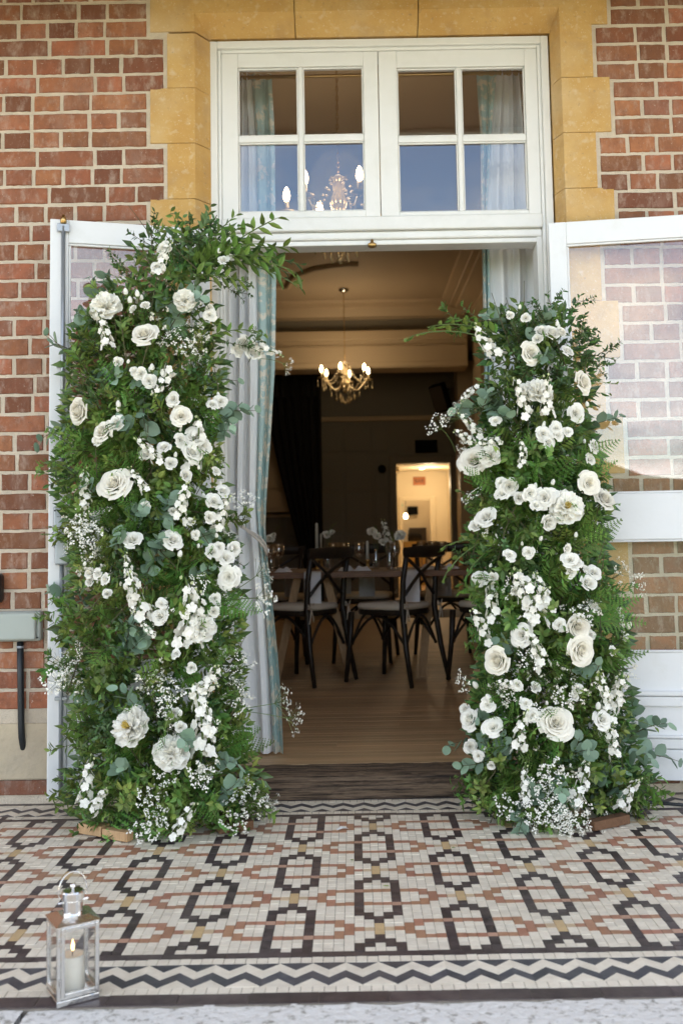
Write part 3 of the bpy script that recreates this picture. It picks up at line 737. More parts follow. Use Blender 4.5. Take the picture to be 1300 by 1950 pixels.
# the bar passage beyond
br = thing('bar_passage', 'warm lit cream passage beyond the far doorway of the hall', 'passage', (1, 11, 0))
def pb(name, m, *bx, bev=0, par=br):
    q = MB(); q.box(bx[0] - 1, bx[1] - 1, bx[2] - 11, bx[3] - 11, bx[4], bx[5]); return q.obj(name, m, par, bevel=bev)
Y2 = 12.2
ix0, ix1 = at(760, 990, Y2).x, at(829, 990, Y2).x; iz = at(800, 946, Y2).z
pb('passage_wall', 'bar_wall', dx0 - .35, ix0, Y2, Y2 + .1, ZF, 2.9); pb('passage_wall', 'bar_wall', ix1, 1.8, Y2, Y2 + .1, ZF, 2.9); pb('passage_wall', 'bar_wall', ix0, ix1, Y2, Y2 + .1, iz, 2.9)
pb('passage_wall', 'bar_wall', dx1 + .14, dx1 + .20, YW + .16, Y2, ZF, 2.9); pb('passage_wall', 'bar_wall', dx0 - .40, dx0 - .35, YW + .16, Y2, ZF, 2.9)
pb('passage_ceiling', 'bar_wall', dx0 - .35, 1.8, YW + .16, Y2, at(805, 897, Y2).z, 2.95)
pb('sloping_bulkhead', 'bar_wall', dx0 - .35, dx0 + .08, YW + .9, Y2 - .01, at(770, 900, Y2).z - .06, 2.8)
for x0_, x1_ in ((ix0 - .0, ix0 + .05), (ix1 - .09, ix1)): pb('inner_casing', 'bar_wall', x0_, x1_, Y2 - .03, Y2 - .001, ZF, iz, bev=.008)
pb('inner_casing', 'bar_wall', ix0 + .05, ix1 - .09, Y2 - .03, Y2 - .001, iz - .06, iz, bev=.008)
sg = thing('bar_sign', 'small orange sign reading BAR above the inner doorway', 'sign', (at(798, 916, Y2 - .02).x, Y2 - .012, at(798, 916, Y2 - .02).z))
MB().box(-.098, .098, -.008, .008, -.066, .066).obj('board', 'bar_sign', sg, bevel=.003)
label_text('lettering', 'BAR', .085, (0, -.0095, 0), (math.pi / 2, 0, 0), 'lettering', sg)
# room behind
Y3 = 14.3
pb('back_wall', 'bar_wall', -1, 2.6, Y3, Y3 + .1, ZF, 2.6); pb('back_ceiling', 'bar_dark', -1, 2.6, Y2 + .1, Y3, 2.25, 2.3); pb('back_side', 'bar_dark', -1, -.95, Y2 + .1, Y3, ZF, 2.3); pb('back_side', 'bar_dark', 2.55, 2.6, Y2 + .1, Y3, ZF, 2.3)
x_ = lambda px: at(px, 990, Y3 - .1).x
z_ = lambda py: at(800, py, Y3 - .1).z
ts = thing('wall_screen', 'dark rectangular screen on the wall of the bar room', 'screen', (x_(786), Y3 - .05, z_(972)))
MB().box(-.095, .095, -.02, .02, -.075, .075).obj('panel', 'matt_black', ts, bevel=.004)
ex = thing('exit_sign', 'small lit green exit sign high in the bar room', 'sign', (x_(763.5), Y3 - .1, z_(961)))
MB().box(-.033, .033, -.01, .01, -.022, .022).obj('lit_face', 'exit_green', ex, bevel=.003)
pn = thing('pendant_lamp', 'glowing pendant bulb hanging in the bar room', 'lamp', (x_(770), Y3 - .5, z_(984)))
MB().lathe([(0, -.04), (.03, -.03), (.04, 0), (.03, .035), (.014, .06), (0, .062)], 12).obj('bulb', 'bulb', pn, smooth=True)
MB().tube([(0, 0, .06), (0, 0, .7)], .004, 6).obj('flex', 'black_gloss', pn)
ct = thing('bar_counter', 'bar counter with an orange lit front beyond the passage', 'counter', (x_(780), Y3 - .9, ZF))
MB().box(-.16, .20, -.1, .25, 0, z_(1030) - ZF).obj('front', 'counter', ct); 
for i in range(7):
    bt = thing('bottle', ('leftmost dark bottle on the bar counter', 'second dark bottle from the left on the bar counter', 'third dark bottle from the left on the bar counter', 'middle dark bottle on the bar counter', 'third dark bottle from the right on the bar counter', 'second dark bottle from the right on the bar counter', 'rightmost dark bottle on the bar counter')[i], 'bottle', (ct.location.x - .06 + i * .035, Y3 - .7 - .05 * (i % 2), z_(1030)), group='bottles on the bar counter')
    h = R.uniform(.9, 1.2); MB().lathe([(.0, 0), (.016, 0), (.017, .11 * h), (.006, .15 * h), (.006, .20 * h), (0, .2 * h)], 8).obj('body', 'black_gloss', bt, smooth=True)
bk = thing('bar_shelf_unit', 'dark shelving unit behind the bar counter', 'shelves', (x_(792), Y3 - .12, ZF))
MB().box(-.13, .17, -.08, .09, 0, z_(1005) - ZF).obj('carcass', 'bar_dark', bk)
dr = thing('inner_door', 'pale door standing open in the bar room', 'door', (x_(822), Y3 - .6, ZF))
MB().box(-.045, .03, -.3, .3, 0, z_(966) - ZF).obj('leaf', 'bar_wall', dr)
def lamp(name, loc, e, col=(1, .68, .36), r=.06, parent=None):
    l = bpy.data.lights.new(name, 'POINT'); l.energy = e; l.color = col; l.shadow_soft_size = r; o = bpy.data.objects.new(name, l); C.objects.link(o)
    if parent: o.parent = parent
    o.location = loc; return o
lamp('passage_light', (dx0 + .55, Y2 - .9, 1.72), 2.6, (1, .78, .5))
lamp('bar_light', (x_(795), Y3 - .8, 2.1), 4)
ds = thing('downlight', 'small recessed ceiling light in the warm passage', 'light', (at(803, 892, 11.6).x, 11.6, at(805, 897, Y2).z - .002))
MB().lathe([(0, -.006), (.03, -.006), (.035, 0), (0, 0)], 12).obj('lens', 'bulb', ds)

# things on the far wall
p = at(811, 850, YW - .02); bs = thing('wall_plaque', 'black rectangular panel above the far doorway', 'panel', p)
MB().box(-.155, .155, -.02, .019, -.09, .09).obj('panel', 'matt_black', bs, bevel=.006)
p = at(727, 893, YW - .03); dc = thing('wall_clock', 'round dark disc on the panelled wall beside the far doorway', 'clock', p)
q = MB(); q.lathe([(0, 0), (.055, 0), (.058, .012), (.05, .02), (0, .022)], 20); o = q.obj('face', 'matt_black', dc, smooth=False); o.rotation_euler = (math.pi / 2, 0, 0)
p = at(838, 757, 9.7); sp = thing('loudspeaker', 'dark loudspeaker tilted down high on the alcove wall', 'loudspeaker', p)
sp.rotation_euler = (rad(18), rad(-10), rad(-25))
MB().box(-.10, .10, -.10, .10, -.19, .19).obj('cabinet', 'matt_black', sp, bevel=.015)
q = MB(); q.box(-.085, .085, -.106, -.101, -.17, .17); q.obj('grille', 'bar_dark', sp)
q = MB(); q.tube([(0, .1, 0), (.05, .3, .05)], .02, 6); q.obj('bracket', 'black_gloss', sp)
# dark stage curtain
dcur = thing('stage_curtain', 'long black curtain gathered beside the panelled alcove', 'curtain', (at(570, 900, 9.7).x, 9.7, ZF))
ctop = at(560, 712, 9.7).z
def drape(xl_, xr_, z0, z1, y0, n, amp, ph=0, nu=60, nv=14):
    """xl_, xr_: edge x as functions of height v in 0..1"""
    def f(u, v):
        a, b_ = xl_(v), xr_(v); x = a + (b_ - a) * u
        return (x, y0 + amp * math.sin(2 * math.pi * n * u + ph + .5 * math.sin(3 * v)) + .3 * amp * math.sin(2 * math.pi * n * 2.3 * u + 1), z0 + (z1 - z0) * v)
    q = MB(); q.grid(f, nu, nv); return q
xA = lambda v: at(516 + (1 - v) * 62, 900, 9.7).x - .1 - dcur.location.x if v > .0 else 0
xB = lambda v: at(613, 900, 9.7).x - dcur.location.x
drape(lambda v: at(500 + (1 - v) ** 1.3 * 95, 900, 9.7).x - dcur.location.x, xB, 0, ctop - ZF, 0, 7, .05).obj('drape', 'dark_curtain', dcur, smooth=True)
q = MB(); q.tube([(-.6, .02, ctop - ZF + .02), (.3, .02, ctop - ZF + .02)], .02, 8); q.obj('pole', 'dark_curtain', dcur)
# swag across the top
drape(lambda v: -.45, lambda v: .26, ctop - ZF - .33, ctop - ZF + .02, -.07, 5, .03).obj('pelmet', 'dark_curtain', dcur, smooth=True)

# ------------------------------------------------------------------ chandeliers
def chandelier(label, c, s, ztop, watts, n=6, ph=.2, chain_n=40):
    root = thing('chandelier', label, 'chandelier', c)
    q = MB(); q.lathe([(.012, -.02), (.03, -.012), (.055, 0), (.06, .02), (.06, .022)], 14, (0, 0, ztop - c.z - .03)); q.obj('ceiling_rose', 'nickel', root, smooth=True)
    q = MB(); L = ztop - c.z - .2 * s - .04; m = max(10, int(L / .028))
    for i in range(m):
        z = .2 * s + L * i / m; a = (i % 2) * math.pi / 2; r = .010
        pts = [(r * .6 * math.cos(t) * math.cos(a), r * .6 * math.cos(t) * math.sin(a), z + .018 * math.sin(t)) for t in [k * math.pi / 4 for k in range(9)]]
        q.tube(pts, .0022, 4, cap=False)
    q.obj('chain', 'brass', root)
    q = MB(); q.lathe([(r * s, z * s) for r, z in ((0, -.16), (.02, -.15), (.03, -.12), (.015, -.10), (.05, -.08), (.06, -.05), (.03, -.02), (.04, .02), (.045, .05), (.03, .10), (.035, .14), (.028, .16), (.05, .175), (.02, .19), (0, .2))], 14); q.obj('stem', 'crystal', root, smooth=True)
    beads, drops = MB(), MB()
    ball = lambda q_, p, r: q_.lathe([(0, -r), (r * .8, -r * .55), (r, 0), (r * .8, r * .55), (0, r)], 6, p)
    for i in range(n):
        a = ph + 2 * math.pi * i / n; d = Vector((math.cos(a), math.sin(a), 0))
        arm = MB(); pts = []
        for t in [k / 10 for k in range(11)]:
            r = .03 + .25 * t; z = -.05 - .10 * math.sin(math.pi * min(1, t * 1.15)) * (1 - .2 * t) + .05 * t
            pts.append((d * r + Vector((0, 0, z))) * s)
        arm.tube(pts, .007 * s, 6)
        e = pts[-1]; arm.lathe([(0, -.004 * s), (.045 * s, .004 * s), (.05 * s, .012 * s), (.012 * s, .006 * s), (.012 * s, .014 * s)], 10, e)
        arm.lathe([(.011 * s, .014 * s), (.012 * s, .07 * s), (0, .07 * s)], 8, e); ao = arm.obj('arm', 'crystal', root, smooth=True)
        b_ = MB(); b_.lathe([(.010 * s, .070 * s), (.017 * s, .085 * s), (.0185 * s, .10 * s), (.014 * s, .125 * s), (.005 * s, .145 * s), (0, .148 * s)], 10, e); b_.obj('bulb', 'bulb', ao, smooth=True)
        top = Vector((d.x * .045, d.y * .045, .17)) * s; end = Vector(e)
        for k_ in range(13):
            t = k_ / 12; p = top.lerp(end, t) + Vector((0, 0, -.10 * s * math.sin(math.pi * t))); ball(beads, p, .0075 * s)
        nxt = ph + 2 * math.pi * (i + .5) / n; dn = Vector((math.cos(nxt), math.sin(nxt), 0))
        for k_ in range(3):
            p = Vector(e) + Vector((math.cos(a + k_ * 2.1) * .045 * s, math.sin(a + k_ * 2.1) * .045 * s, 0))
            for j_ in range(4): ball(drops, p + Vector((0, 0, -.012 * s - j_ * .013 * s)), .0055 * s)
            drops.lathe([(0, -.045 * s), (.008 * s, -.03 * s), (.003 * s, 0), (0, .002 * s)], 6, p + Vector((0, 0, -.06 * s)))
        for rr_, zz in ((.16, -.16), (.10, -.20), (.05, -.23)):
            p = (dn * rr_ + Vector((0, 0, zz))) * s; ball(drops, p, .007 * s); ball(drops, p + Vector((0, 0, .02 * s)), .005 * s)
            drops.lathe([(0, -.05 * s), (.009 * s, -.03 * s), (.003 * s, 0), (0, .002 * s)], 6, p)
    ball(drops, Vector((0, 0, -.27 * s)), .018 * s)
    beads.obj('bead_string', 'crystal', root, smooth=True, kind='stuff'); drops.obj('crystal_drop', 'crystal', root, smooth=True, kind='stuff')
    lamp('lamp_light', (0, 0, .18 * s), watts, (1, .75, .46), parent=root, r=.15)
c1 = at(657, 722, 7.3); chandelier('brass crystal chandelier with lit bulbs hanging deep inside the hall', c1, 1.0, CZ, 2.2, ph=.35)
c2 = at(645, 402, 1.75); chandelier('crystal chandelier with lit bulbs seen through the fanlight panes', c2, 1.08, CZ, .9, ph=.925)

# ------------------------------------------------------------------ table
TZ = .752
tb = thing('trestle_table', 'long wooden trestle table laid for a meal in the hall', 'table', (.2, 2.72, ZF))
ty0, ty1 = 2.36, 3.09
def tbx(name, m, *bx, bev=.003):
    q = MB(); q.box(bx[0] - .2, bx[1] - .2, bx[2] - 2.72, bx[3] - 2.72, bx[4] - ZF, bx[5] - ZF); return q.obj(name, m, tb, bevel=bev)
for i in range(4):
    a = ty0 + (ty1 - ty0) * i / 4; tbx('top_plank', 'table_wood', -2.4, 1.5, a + .001, a + (ty1 - ty0) / 4 - .001, TZ - .036, TZ)
def bar(p, q_, w_, t_, name, m, par, org):
    p, q_ = Vector(p), Vector(q_); d = (q_ - p).normalized(); a = Vector((1, 0, 0)); a = (a - d * a.dot(d)).normalized(); b_ = d.cross(a)
    k = MB(); mtx = Matrix((a, b_, d)).transposed().to_4x4(); mtx.translation = p - org; k.box(-w_ / 2, w_ / 2, -t_ / 2, t_ / 2, 0, (q_ - p).length, mtx=mtx); return k.obj(name, m, par, bevel=.002)
for (x0_, y0_), (x1_, y1_) in (((566, 1105), (526, 1266)), ((622, 1120), (668, 1284)), ((820, 1100), (800, 1180))):
    top = at(x0_, y0_, 2.6); ft = at(x1_, y1_, 2.6)
    top.z = TZ - .04; sx = (ft.x - top.x) / 1
    zf_ = atz(x1_, y1_, ZF) if y1_ > 1250 else Vector((ft.x, 2.9, ZF)); zf_ = at(x1_, min(y1_, 1283), 2.52); zf_.z = ZF
    top.x = at(x0_, y0_, 2.45).x; top.y = 2.46
    bar(zf_, top, .05, .022, 'trestle_leg', 'pale_wood', tb, tb.location)
tbx('stretcher', 'pale_wood', -2.2, 1.4, 2.70, 2.74, ZF + .35, ZF + .40)

# ------------------------------------------------------------------ cross-back chairs
def make_chair(label):
    root = thing('cross_back_chair', label, 'chair', group='dark cross back chairs around the trestle table')
    S = .455; B = .80; hw = .185
    q = MB()
    def seat(r0, z): return [(hw * 1.05 * math.copysign(abs(math.cos(t)) ** .62, math.cos(t)) * r0, .195 * math.copysign(abs(math.sin(t)) ** .62, math.sin(t)) * r0, z) for t in [2 * math.pi * i / 24 for i in range(24)]]
    def slab_(r0, z0, z1, dome=0):
        m = MB(); a, b_, c_ = seat(r0 * .97, z0), seat(r0, (z0 + z1) / 2), seat(r0 * .95, z1); v = a + b_ + c_ + [(0, 0, z1 + dome)]
        f = [tuple(range(24))[::-1]] + [(k * 24 + i, k * 24 + (i + 1) % 24, k * 24 + 24 + (i + 1) % 24, k * 24 + 24 + i) for k in (0, 1) for i in range(24)] + [(48 + i, 48 + (i + 1) % 24, 72) for i in range(24)]
        return m.add(v, f)
    slab_(1, S - .045, S - .012).obj('seat', 'chair_wood', root, smooth=False)
    slab_(1.02, S - .0115, S + .022, .006).obj('cushion', 'cushion', root, smooth=True)
    for sx in (-1, 1):
        q = MB(); q.tube([(sx * .18, .19, S - .03), (sx * .185, .20, .25), (sx * .20, .225, 0)], [.019, .017, .013], 8); q.obj('leg', 'chair_wood', root, smooth=True)
        q = MB(); q.tube([(sx * .205, -.26, 0), (sx * .19, -.215, .22), (sx * .175, -.185, S), (sx * .178, -.195, .62), (sx * .185, -.235, B)], [.013, .017, .019, .017, .016], 8); q.obj('leg', 'chair_wood', root, smooth=True)
        q = MB(); q.tube([(sx * .165, -.2 + .41 * t, S - .05 - .20 * (1 - math.sin(math.pi * t)) ** 1.0 * .9) for t in [i / 12 for i in range(13)]], .009, 6); q.obj('brace', 'chair_wood', root, smooth=True)
        q = MB(); q.tube([(sx * .178, -.19, S + .06), (sx * .08, -.192, S + .14), (0, -.205 - .008 * sx, S + .20), (-sx * .10, -.218, S + .26), (-sx * .176, -.228, B - .05)], .0105, 6); q.obj('cross_stay', 'chair_wood', root, smooth=True)
        # cushion tie
        q = MB(); c = Vector((sx * .182, -.205, S + .0)); 
        q.tube([c + Vector((-.02, -.012, .01)), c + Vector((.0, -.02, .0)), c + Vector((.02, -.012, .012)), c + Vector((.03, -.014, .035)), c + Vector((.008, -.022, .012))], .004, 5)
        q.tube([c + Vector((0, -.02, 0)), c + Vector((-.028, -.018, .03)), c + Vector((-.03, -.018, .005)), c + Vector((0, -.02, 0))], .004, 5)
        q.tube([c + Vector((0, -.02, 0)), c + Vector((-.012, -.022, -.05)), c + Vector((-.02, -.02, -.085))], .004, 5); q.tube([c + Vector((0, -.02, 0)), c + Vector((.014, -.022, -.05)), c + Vector((.018, -.02, -.075))], .004, 5)
        q.obj('cushion_tie', 'cushion', root, smooth=True)
    q = MB(); q.tube([(sx * .165, .20 , S - .05 - .18 * (1 - math.sin(math.pi * (sx + 1) / 2))) for sx in [-1 + i / 6 for i in range(13)]], .009, 6); q.obj('brace', 'chair_wood', root, smooth=True)
    q = MB(); q.tube([(sx * .165, -.195 , S - .05 - .18 * (1 - math.sin(math.pi * (sx + 1) / 2))) for sx in [-1 + i / 6 for i in range(13)]], .009, 6); q.obj('brace', 'chair_wood', root, smooth=True)
    def rail(u, v):
        x = -.215 + .43 * u; y = -.235 - .03 * math.sin(math.pi * u); t = 2 * math.pi * v; return (x, y + .013 * math.cos(t), B - .012 + (.030 + .008 * math.sin(math.pi * u)) * math.sin(t))
    q = MB(); q.grid(rail, 14, 10); q.obj('top_rail', 'chair_wood', root, smooth=True)
    return root
ch_specs = [((752, 1296), 53, 'dark cross back chair in the middle of the doorway view, pale napkin behind it'),
            ((577, 1296), 53, 'dark cross back chair next to the left curtain, its back to the door'),
            ((945, 1292), 52, 'dark cross back chair half behind the right floral column'),
            ((695, 3.42), 172, 'cross back chair on the far side of the table, between the two nearer chairs'),
            ((850, 3.42), 183, 'cross back chair on the far side of the table, below the lit far doorway'),
            ((528, 3.40), 185, 'cross back chair on the far side of the table, beside the left curtain edge')]
first = make_chair(ch_specs[0][2]); index_kids()
for i, (pp, a, lab) in enumerate(ch_specs):
    o = first if i == 0 else copy_tree(first)
    if pp[1] > 100: p = atz(pp[0], pp[1], ZF)
    else: p = at(pp[0], 1150, pp[1]); p.z = ZF
    o.location = p; o.rotation_euler = (0, 0, rad(a)); o['label'] = lab
# napkins hanging over the table edges
def napkin(px0, px1, py1, yy_, lab):
    a, b_ = at(px0, 1100, yy_).x, at(px1, 1100, yy_).x; z1 = at((px0 + px1) / 2, py1, yy_).z
    root = thing('napkin', lab, 'napkin', ((a + b_) / 2, yy_, TZ), group='napkins hanging over the table edges')
    hw_ = (b_ - a) / 2; s = -1 if yy_ < 2.7 else 1
    def f(u, v):
        x = -hw_ + 2 * hw_ * u; w_ = .004 * math.sin(u * 7 + v * 3)
        if v < .25: return (x, -s * (.12 * (1 - v / .25)), .004 + .001 * math.sin(u * 9))
        t = (v - .25) / .75; return (x, s * (.006 + .003) + w_ * t, .004 - (TZ - z1) * t)
    q = MB(); q.grid(f, 8, 16); q.obj('cloth', 'napkin', root, smooth=True)
napkin(579, 611, 1161, ty0, 'pale napkin hanging behind the crossed back of the chair beside the left curtain')
napkin(764, 798, 1155, ty0, 'pale napkin hanging behind the crossed back of the middle chair')
napkin(648, 668, 1132, ty1, 'narrow dim napkin hanging at the far edge of the table, next to a wider one')
napkin(683, 713, 1137, ty1, 'dim mauve napkin hanging at the far edge of the table, between the two near chairs')
napkin(831, 859, 1136, ty1, 'dim mauve napkin hanging at the far edge of the table, right of the middle chair')
napkin(541, 566, 1138, ty1, 'dim napkin hanging at the far edge of the table, beside the left curtain')
# things on the table
def on_table(px, yy_): p = at(px, 1085, yy_); p.z = TZ + .001; return p
glasses = [(511, 2.55), (519, 2.75), (531, 2.95), (634, 2.70), (646, 2.90), (655, 2.6), (684, 2.95), (752, 2.6), (803, 2.72), (824, 2.86), (744, 2.95), (842, 2.6)]
glab = ['wine glass beside the left curtain, nearest the table edge', 'wine glass beside the left curtain, second from the table edge', 'wine glass beside the left curtain, farthest from the table edge',
        'wine glass just right of the tall white candle, tallest looking of its three', 'wine glass in the middle of three right of the tall candle', 'wine glass between the tall candle and the short candle', 'wine glass behind the short cream candle at the far edge',
        'wine glass in front of the tall white flower spike', 'wine glass against the lit far doorway, left one', 'wine glass against the lit far doorway, right one', 'wine glass behind the white flower spike', 'wine glass half behind the green leaves of the right floral column']
def make_glass():
    r = thing('wine_glass', 'x', 'wine glass', group='wine glasses on the trestle table')
    MB().lathe([(.032, 0), (.032, .002), (.004, .006), (.0035, .075)], 16).obj('foot', 'stemware', r, smooth=True)
    MB().lathe([(.0035, .0755), (.02, .085), (.034, .11), (.036, .135), (.030, .175), (.029, .175), (.034, .135), (.03, .11)], 18).obj('bowl', 'stemware', r, smooth=True); return r
g0 = make_glass(); index_kids()
for i, ((px, yy_), lab) in enumerate(zip(glasses, glab)):
    o = g0 if i == 0 else copy_tree(g0); o.location = on_table(px, yy_); o['label'] = lab
def candle_stick(px, yy_, py, lab, r=.011):
    p = on_table(px, yy_); root = thing('taper_candle', lab, 'candle', p); zt_ = at(px, py, yy_).z - TZ
    MB().lathe([(.0, 0), (.035, 0), (.036, .006), (.012, .014), (.010, .05), (.016, .055), (.016, .07), (0, .07)], 14).obj('holder', 'brass', root, smooth=True)
    MB().lathe([(r, .07), (r * .92, zt_ - .01), (r * .5, zt_), (0, zt_)], 10).obj('wax', 'wax', root, smooth=True)
    MB().tube([(0, 0, zt_), (.001, 0, zt_ + .012)], .0015, 5).obj('wick', 'wick', root)
candle_stick(604, 2.9, 996, 'tall white taper candle on the table, unlit')
candle_stick(612, 3.0, 1016, 'thinner shorter taper candle just right of the tall white one', .007)
candle_stick(700, 2.55, 1030, 'short cream taper candle in the middle of the table', .010)
for px, yy_, lab in ((540, 2.50, 'crumpled pale napkin on the table beside the left curtain'), (660, 2.52, 'folded pale napkin on the table between the two near chairs'), (690, 2.5, 'white napkin around the foot of the short candle'), (815, 2.5, 'pale napkin on the table before the lit doorway'), (858, 2.55, 'pale napkin on the table beside the right floral column')):
    root = thing('table_napkin', lab, 'napkin', on_table(px, yy_)); rr = random.Random(px)
    def f(u, v):
        e = math.sin(math.pi * u) * math.sin(math.pi * v); return (-.055 + .11 * u, -.05 + .1 * v, .001 + e * (.028 + .012 * math.sin(u * 11 + px)) + rr.uniform(0, .005) * e)
    q = MB(); q.grid(f, 8, 8); q.obj('cloth', 'napkin', root, smooth=True)

# floor-standing board on a wooden easel behind the right column
es_ = thing('wooden_easel', 'pale wooden easel leg standing inside behind the right floral column', 'easel', (.75, .95, ZF))
ft = atz(886, 1356, ZF); tp = at(948, 1130, ft.y + .30)
bar(ft, tp, .034, .03, 'leg', 'pale_wood', es_, es_.location); f2 = ft + Vector((.52, 0, 0)); bar(f2, tp + Vector((.10, 0, 0)), .034, .03, 'leg', 'pale_wood', es_, es_.location)
bar(ft + Vector((.26, .6, 0)), tp + Vector((.05, .03, 0)), .03, .025, 'leg', 'pale_wood', es_, es_.location)
q = MB(); q.box(-.10, .42, .02, .05, .62, .65); q.obj('ledge', 'pale_wood', es_)
p = at(926, 945, 1.1); p2 = at(930, 1112, 1.0)
wb = thing('welcome_board', 'plain white board standing on the easel behind the right floral column', 'board', (p.x + .25, 1.1, p2.z)); wb.rotation_euler = (rad(-8), 0, 0)
MB().box(-.25, .25, -.004, .004, 0, p.z - p2.z).obj('panel', 'napkin', wb, bevel=.001)
# ================================================================== door curtains
def interp(tab, y):
    if y <= tab[0][0]: return tab[0][1]
    for (a, va), (b, vb) in zip(tab, tab[1:]):
        if y <= b: return va + (vb - va) * (y - a) / (b - a)
    return tab[-1][1]
YC = .36
def curtain(label, edge_l, edge_m, edge_r, ytop, ybot, teal_left, n, org, tie=None):
    root = thing('door_curtain', label, 'curtain', org)
    def surf(ea, eb, u0, u1, nn, amp, ph):
        def f(u, v):
            y = ytop + (ybot - ytop) * v; a, b_ = at(interp(ea, y), y, YC), at(interp(eb, y), y, YC)
            k = 1.0
            if tie: k = .35 + .65 * min(1, abs(y - tie) / 260)
            if v < .04: k *= .5 + 12 * v
            uu = u + .035 * math.sin(9 * u + 4 * v)
            d = amp * k * (math.sin(2 * math.pi * nn * uu + ph) + .35 * math.sin(2 * math.pi * nn * 2.1 * uu + 1.3 + 2 * v))
            p = a.lerp(b_, u); p.y += d
            return p - Vector(org)
        return f
    q = MB()
    if teal_left: q.grid(surf(edge_m, edge_r, 0, 1, n, .022, .3), 70, 60)
    else: q.grid(surf(edge_l, edge_m, 0, 1, n, .022, .3), 70, 60)
    q.obj('lining', 'lining', root, smooth=True)
    q = MB(); q.grid(surf(edge_l, edge_m, 0, 1, 1.5, .016, 2.2) if teal_left else surf(edge_m, edge_r, 0, 1, 1.5, .016, 2.2), 26, 60); q.obj('leading_edge', 'teal', root, smooth=True)
    return root
lm = [(140, 478), (250, 486), (400, 490), (480, 488), (700, 492), (850, 490), (960, 487), (1010, 490), (1060, 496), (1150, 503), (1300, 513), (1440, 520)]
lr = [(140, 517), (250, 523), (400, 525), (480, 527), (700, 524), (850, 515), (950, 508), (1010, 506), (1060, 510), (1150, 520), (1250, 530), (1350, 537), (1440, 540)]
ll = [(140, 440), (400, 425), (900, 420), (1010, 424), (1100, 420), (1440, 418)]
cl = curtain('white lined curtain tied back by a rope at the left of the doorway', ll, lm, lr, 141, 1434, False, 3.2, (-.40, YC, ZF))
q = MB()
tb_ = [at(428, 960, YC - .07), at(443, 978, YC - .075), at(458, 998, YC - .08), at(475, 1014, YC - .08), at(492, 1028, YC - .08), at(503, 1042, YC - .07), at(507, 1052, YC - .05), at(508, 1058, YC)]
tc_ = [at(428, 968, YC - .07), at(445, 990, YC - .075), at(460, 1004, YC - .08), at(477, 1012, YC - .082), at(494, 1022, YC - .08), at(504, 1034, YC - .07), at(508, 1046, YC - .04), at(508, 1050, YC)]
q.tube([p - cl.location for p in tb_], .006, 6); q.tube([p - cl.location for p in tc_], .005, 6); q.obj('tieback_rope', 'rope', cl, smooth=True)
rl = [(130, 906), (250, 915), (400, 917), (480, 918), (700, 922), (1400, 926)]
rm = [(130, 946), (250, 934), (400, 926), (480, 930), (700, 934), (1400, 938)]
rr_e = [(130, 992), (250, 1003), (400, 1012), (480, 1030), (700, 1036), (1400, 1040)]
curtain('white lined curtain with a teal floral edge hanging straight on the right of the doorway', rl, rm, rr_e, 131, 1434, True, 3, (.6, YC, ZF))
rdp0, rdp1 = at(380, 147, YC - .01), at(1090, 132, YC - .01); rdp1.z = rdp0.z = at(720, 143, YC - .01).z
rd = thing('curtain_rod', 'thin gold curtain rod behind the top panes of the fanlight', 'curtain rod', (rdp0 + rdp1) / 2)
q = MB(); q.tube([rdp0 - rd.location, rdp1 - rd.location], .008, 8); q.obj('rod', 'gold_rod', rd, smooth=True)
for px in (458, 470, 490, 510, 915, 935, 955, 968, 982):
    p = at(px, 140, YC - .01); q = MB(); q.tube([(p.x - rd.location.x + .012 * math.cos(t), .012 * math.sin(t) * 0 + .0, .012 * math.sin(t)) for t in [k * math.pi / 5 for k in range(11)]], .002, 5, cap=False); q.obj('ring', 'gold_rod', rd)

# ================================================================== plants: shared meshes
def leaf(q, base, d, up, L, w, mi=0, fold=.25, droop=.15, seg=2):
    """A folded pointed leaf from base along d."""
    d = Vector(d).normalized(); s = d.cross(Vector(up)); s = s.normalized() if s.length > 1e-5 else d.orthogonal().normalized(); n = s.cross(d)
    base = Vector(base); vs = [base]; prof = [(.33, .9), (.66, .82)] if seg == 2 else [(.5, 1.0)]
    for t, ww in prof:
        c = base + d * (L * t) - n * (droop * L * t * t)
        vs += [c + s * (w * ww / 2) + n * (fold * w / 2), c, c - s * (w * ww / 2) + n * (fold * w / 2)]
    vs.append(base + d * L - n * (droop * L)); 
    if seg == 2: fs = [(0, 2, 1), (0, 3, 2), (1, 2, 5, 4), (2, 3, 6, 5), (4, 5, 7), (5, 6, 7)]
    else: fs = [(0, 2, 1), (0, 3, 2), (1, 2, 4), (2, 3, 4)]
    q.add(vs, fs, mi)
def curve(L, bend, n, rr):
    """Points of a stem growing along +Z, bending towards +X."""
    pts = [Vector((0, 0, 0))]; a = 0; b = rr.uniform(-.3, .3) * bend
    for i in range(n):
        t = (i + 1) / n; a = bend * t; pts.append(pts[-1] + Vector((math.sin(a), math.sin(b * t), math.cos(a))).normalized() * (L / n))
    return pts
def rot(v, ax, a): return Matrix.Rotation(a, 3, ax) @ v
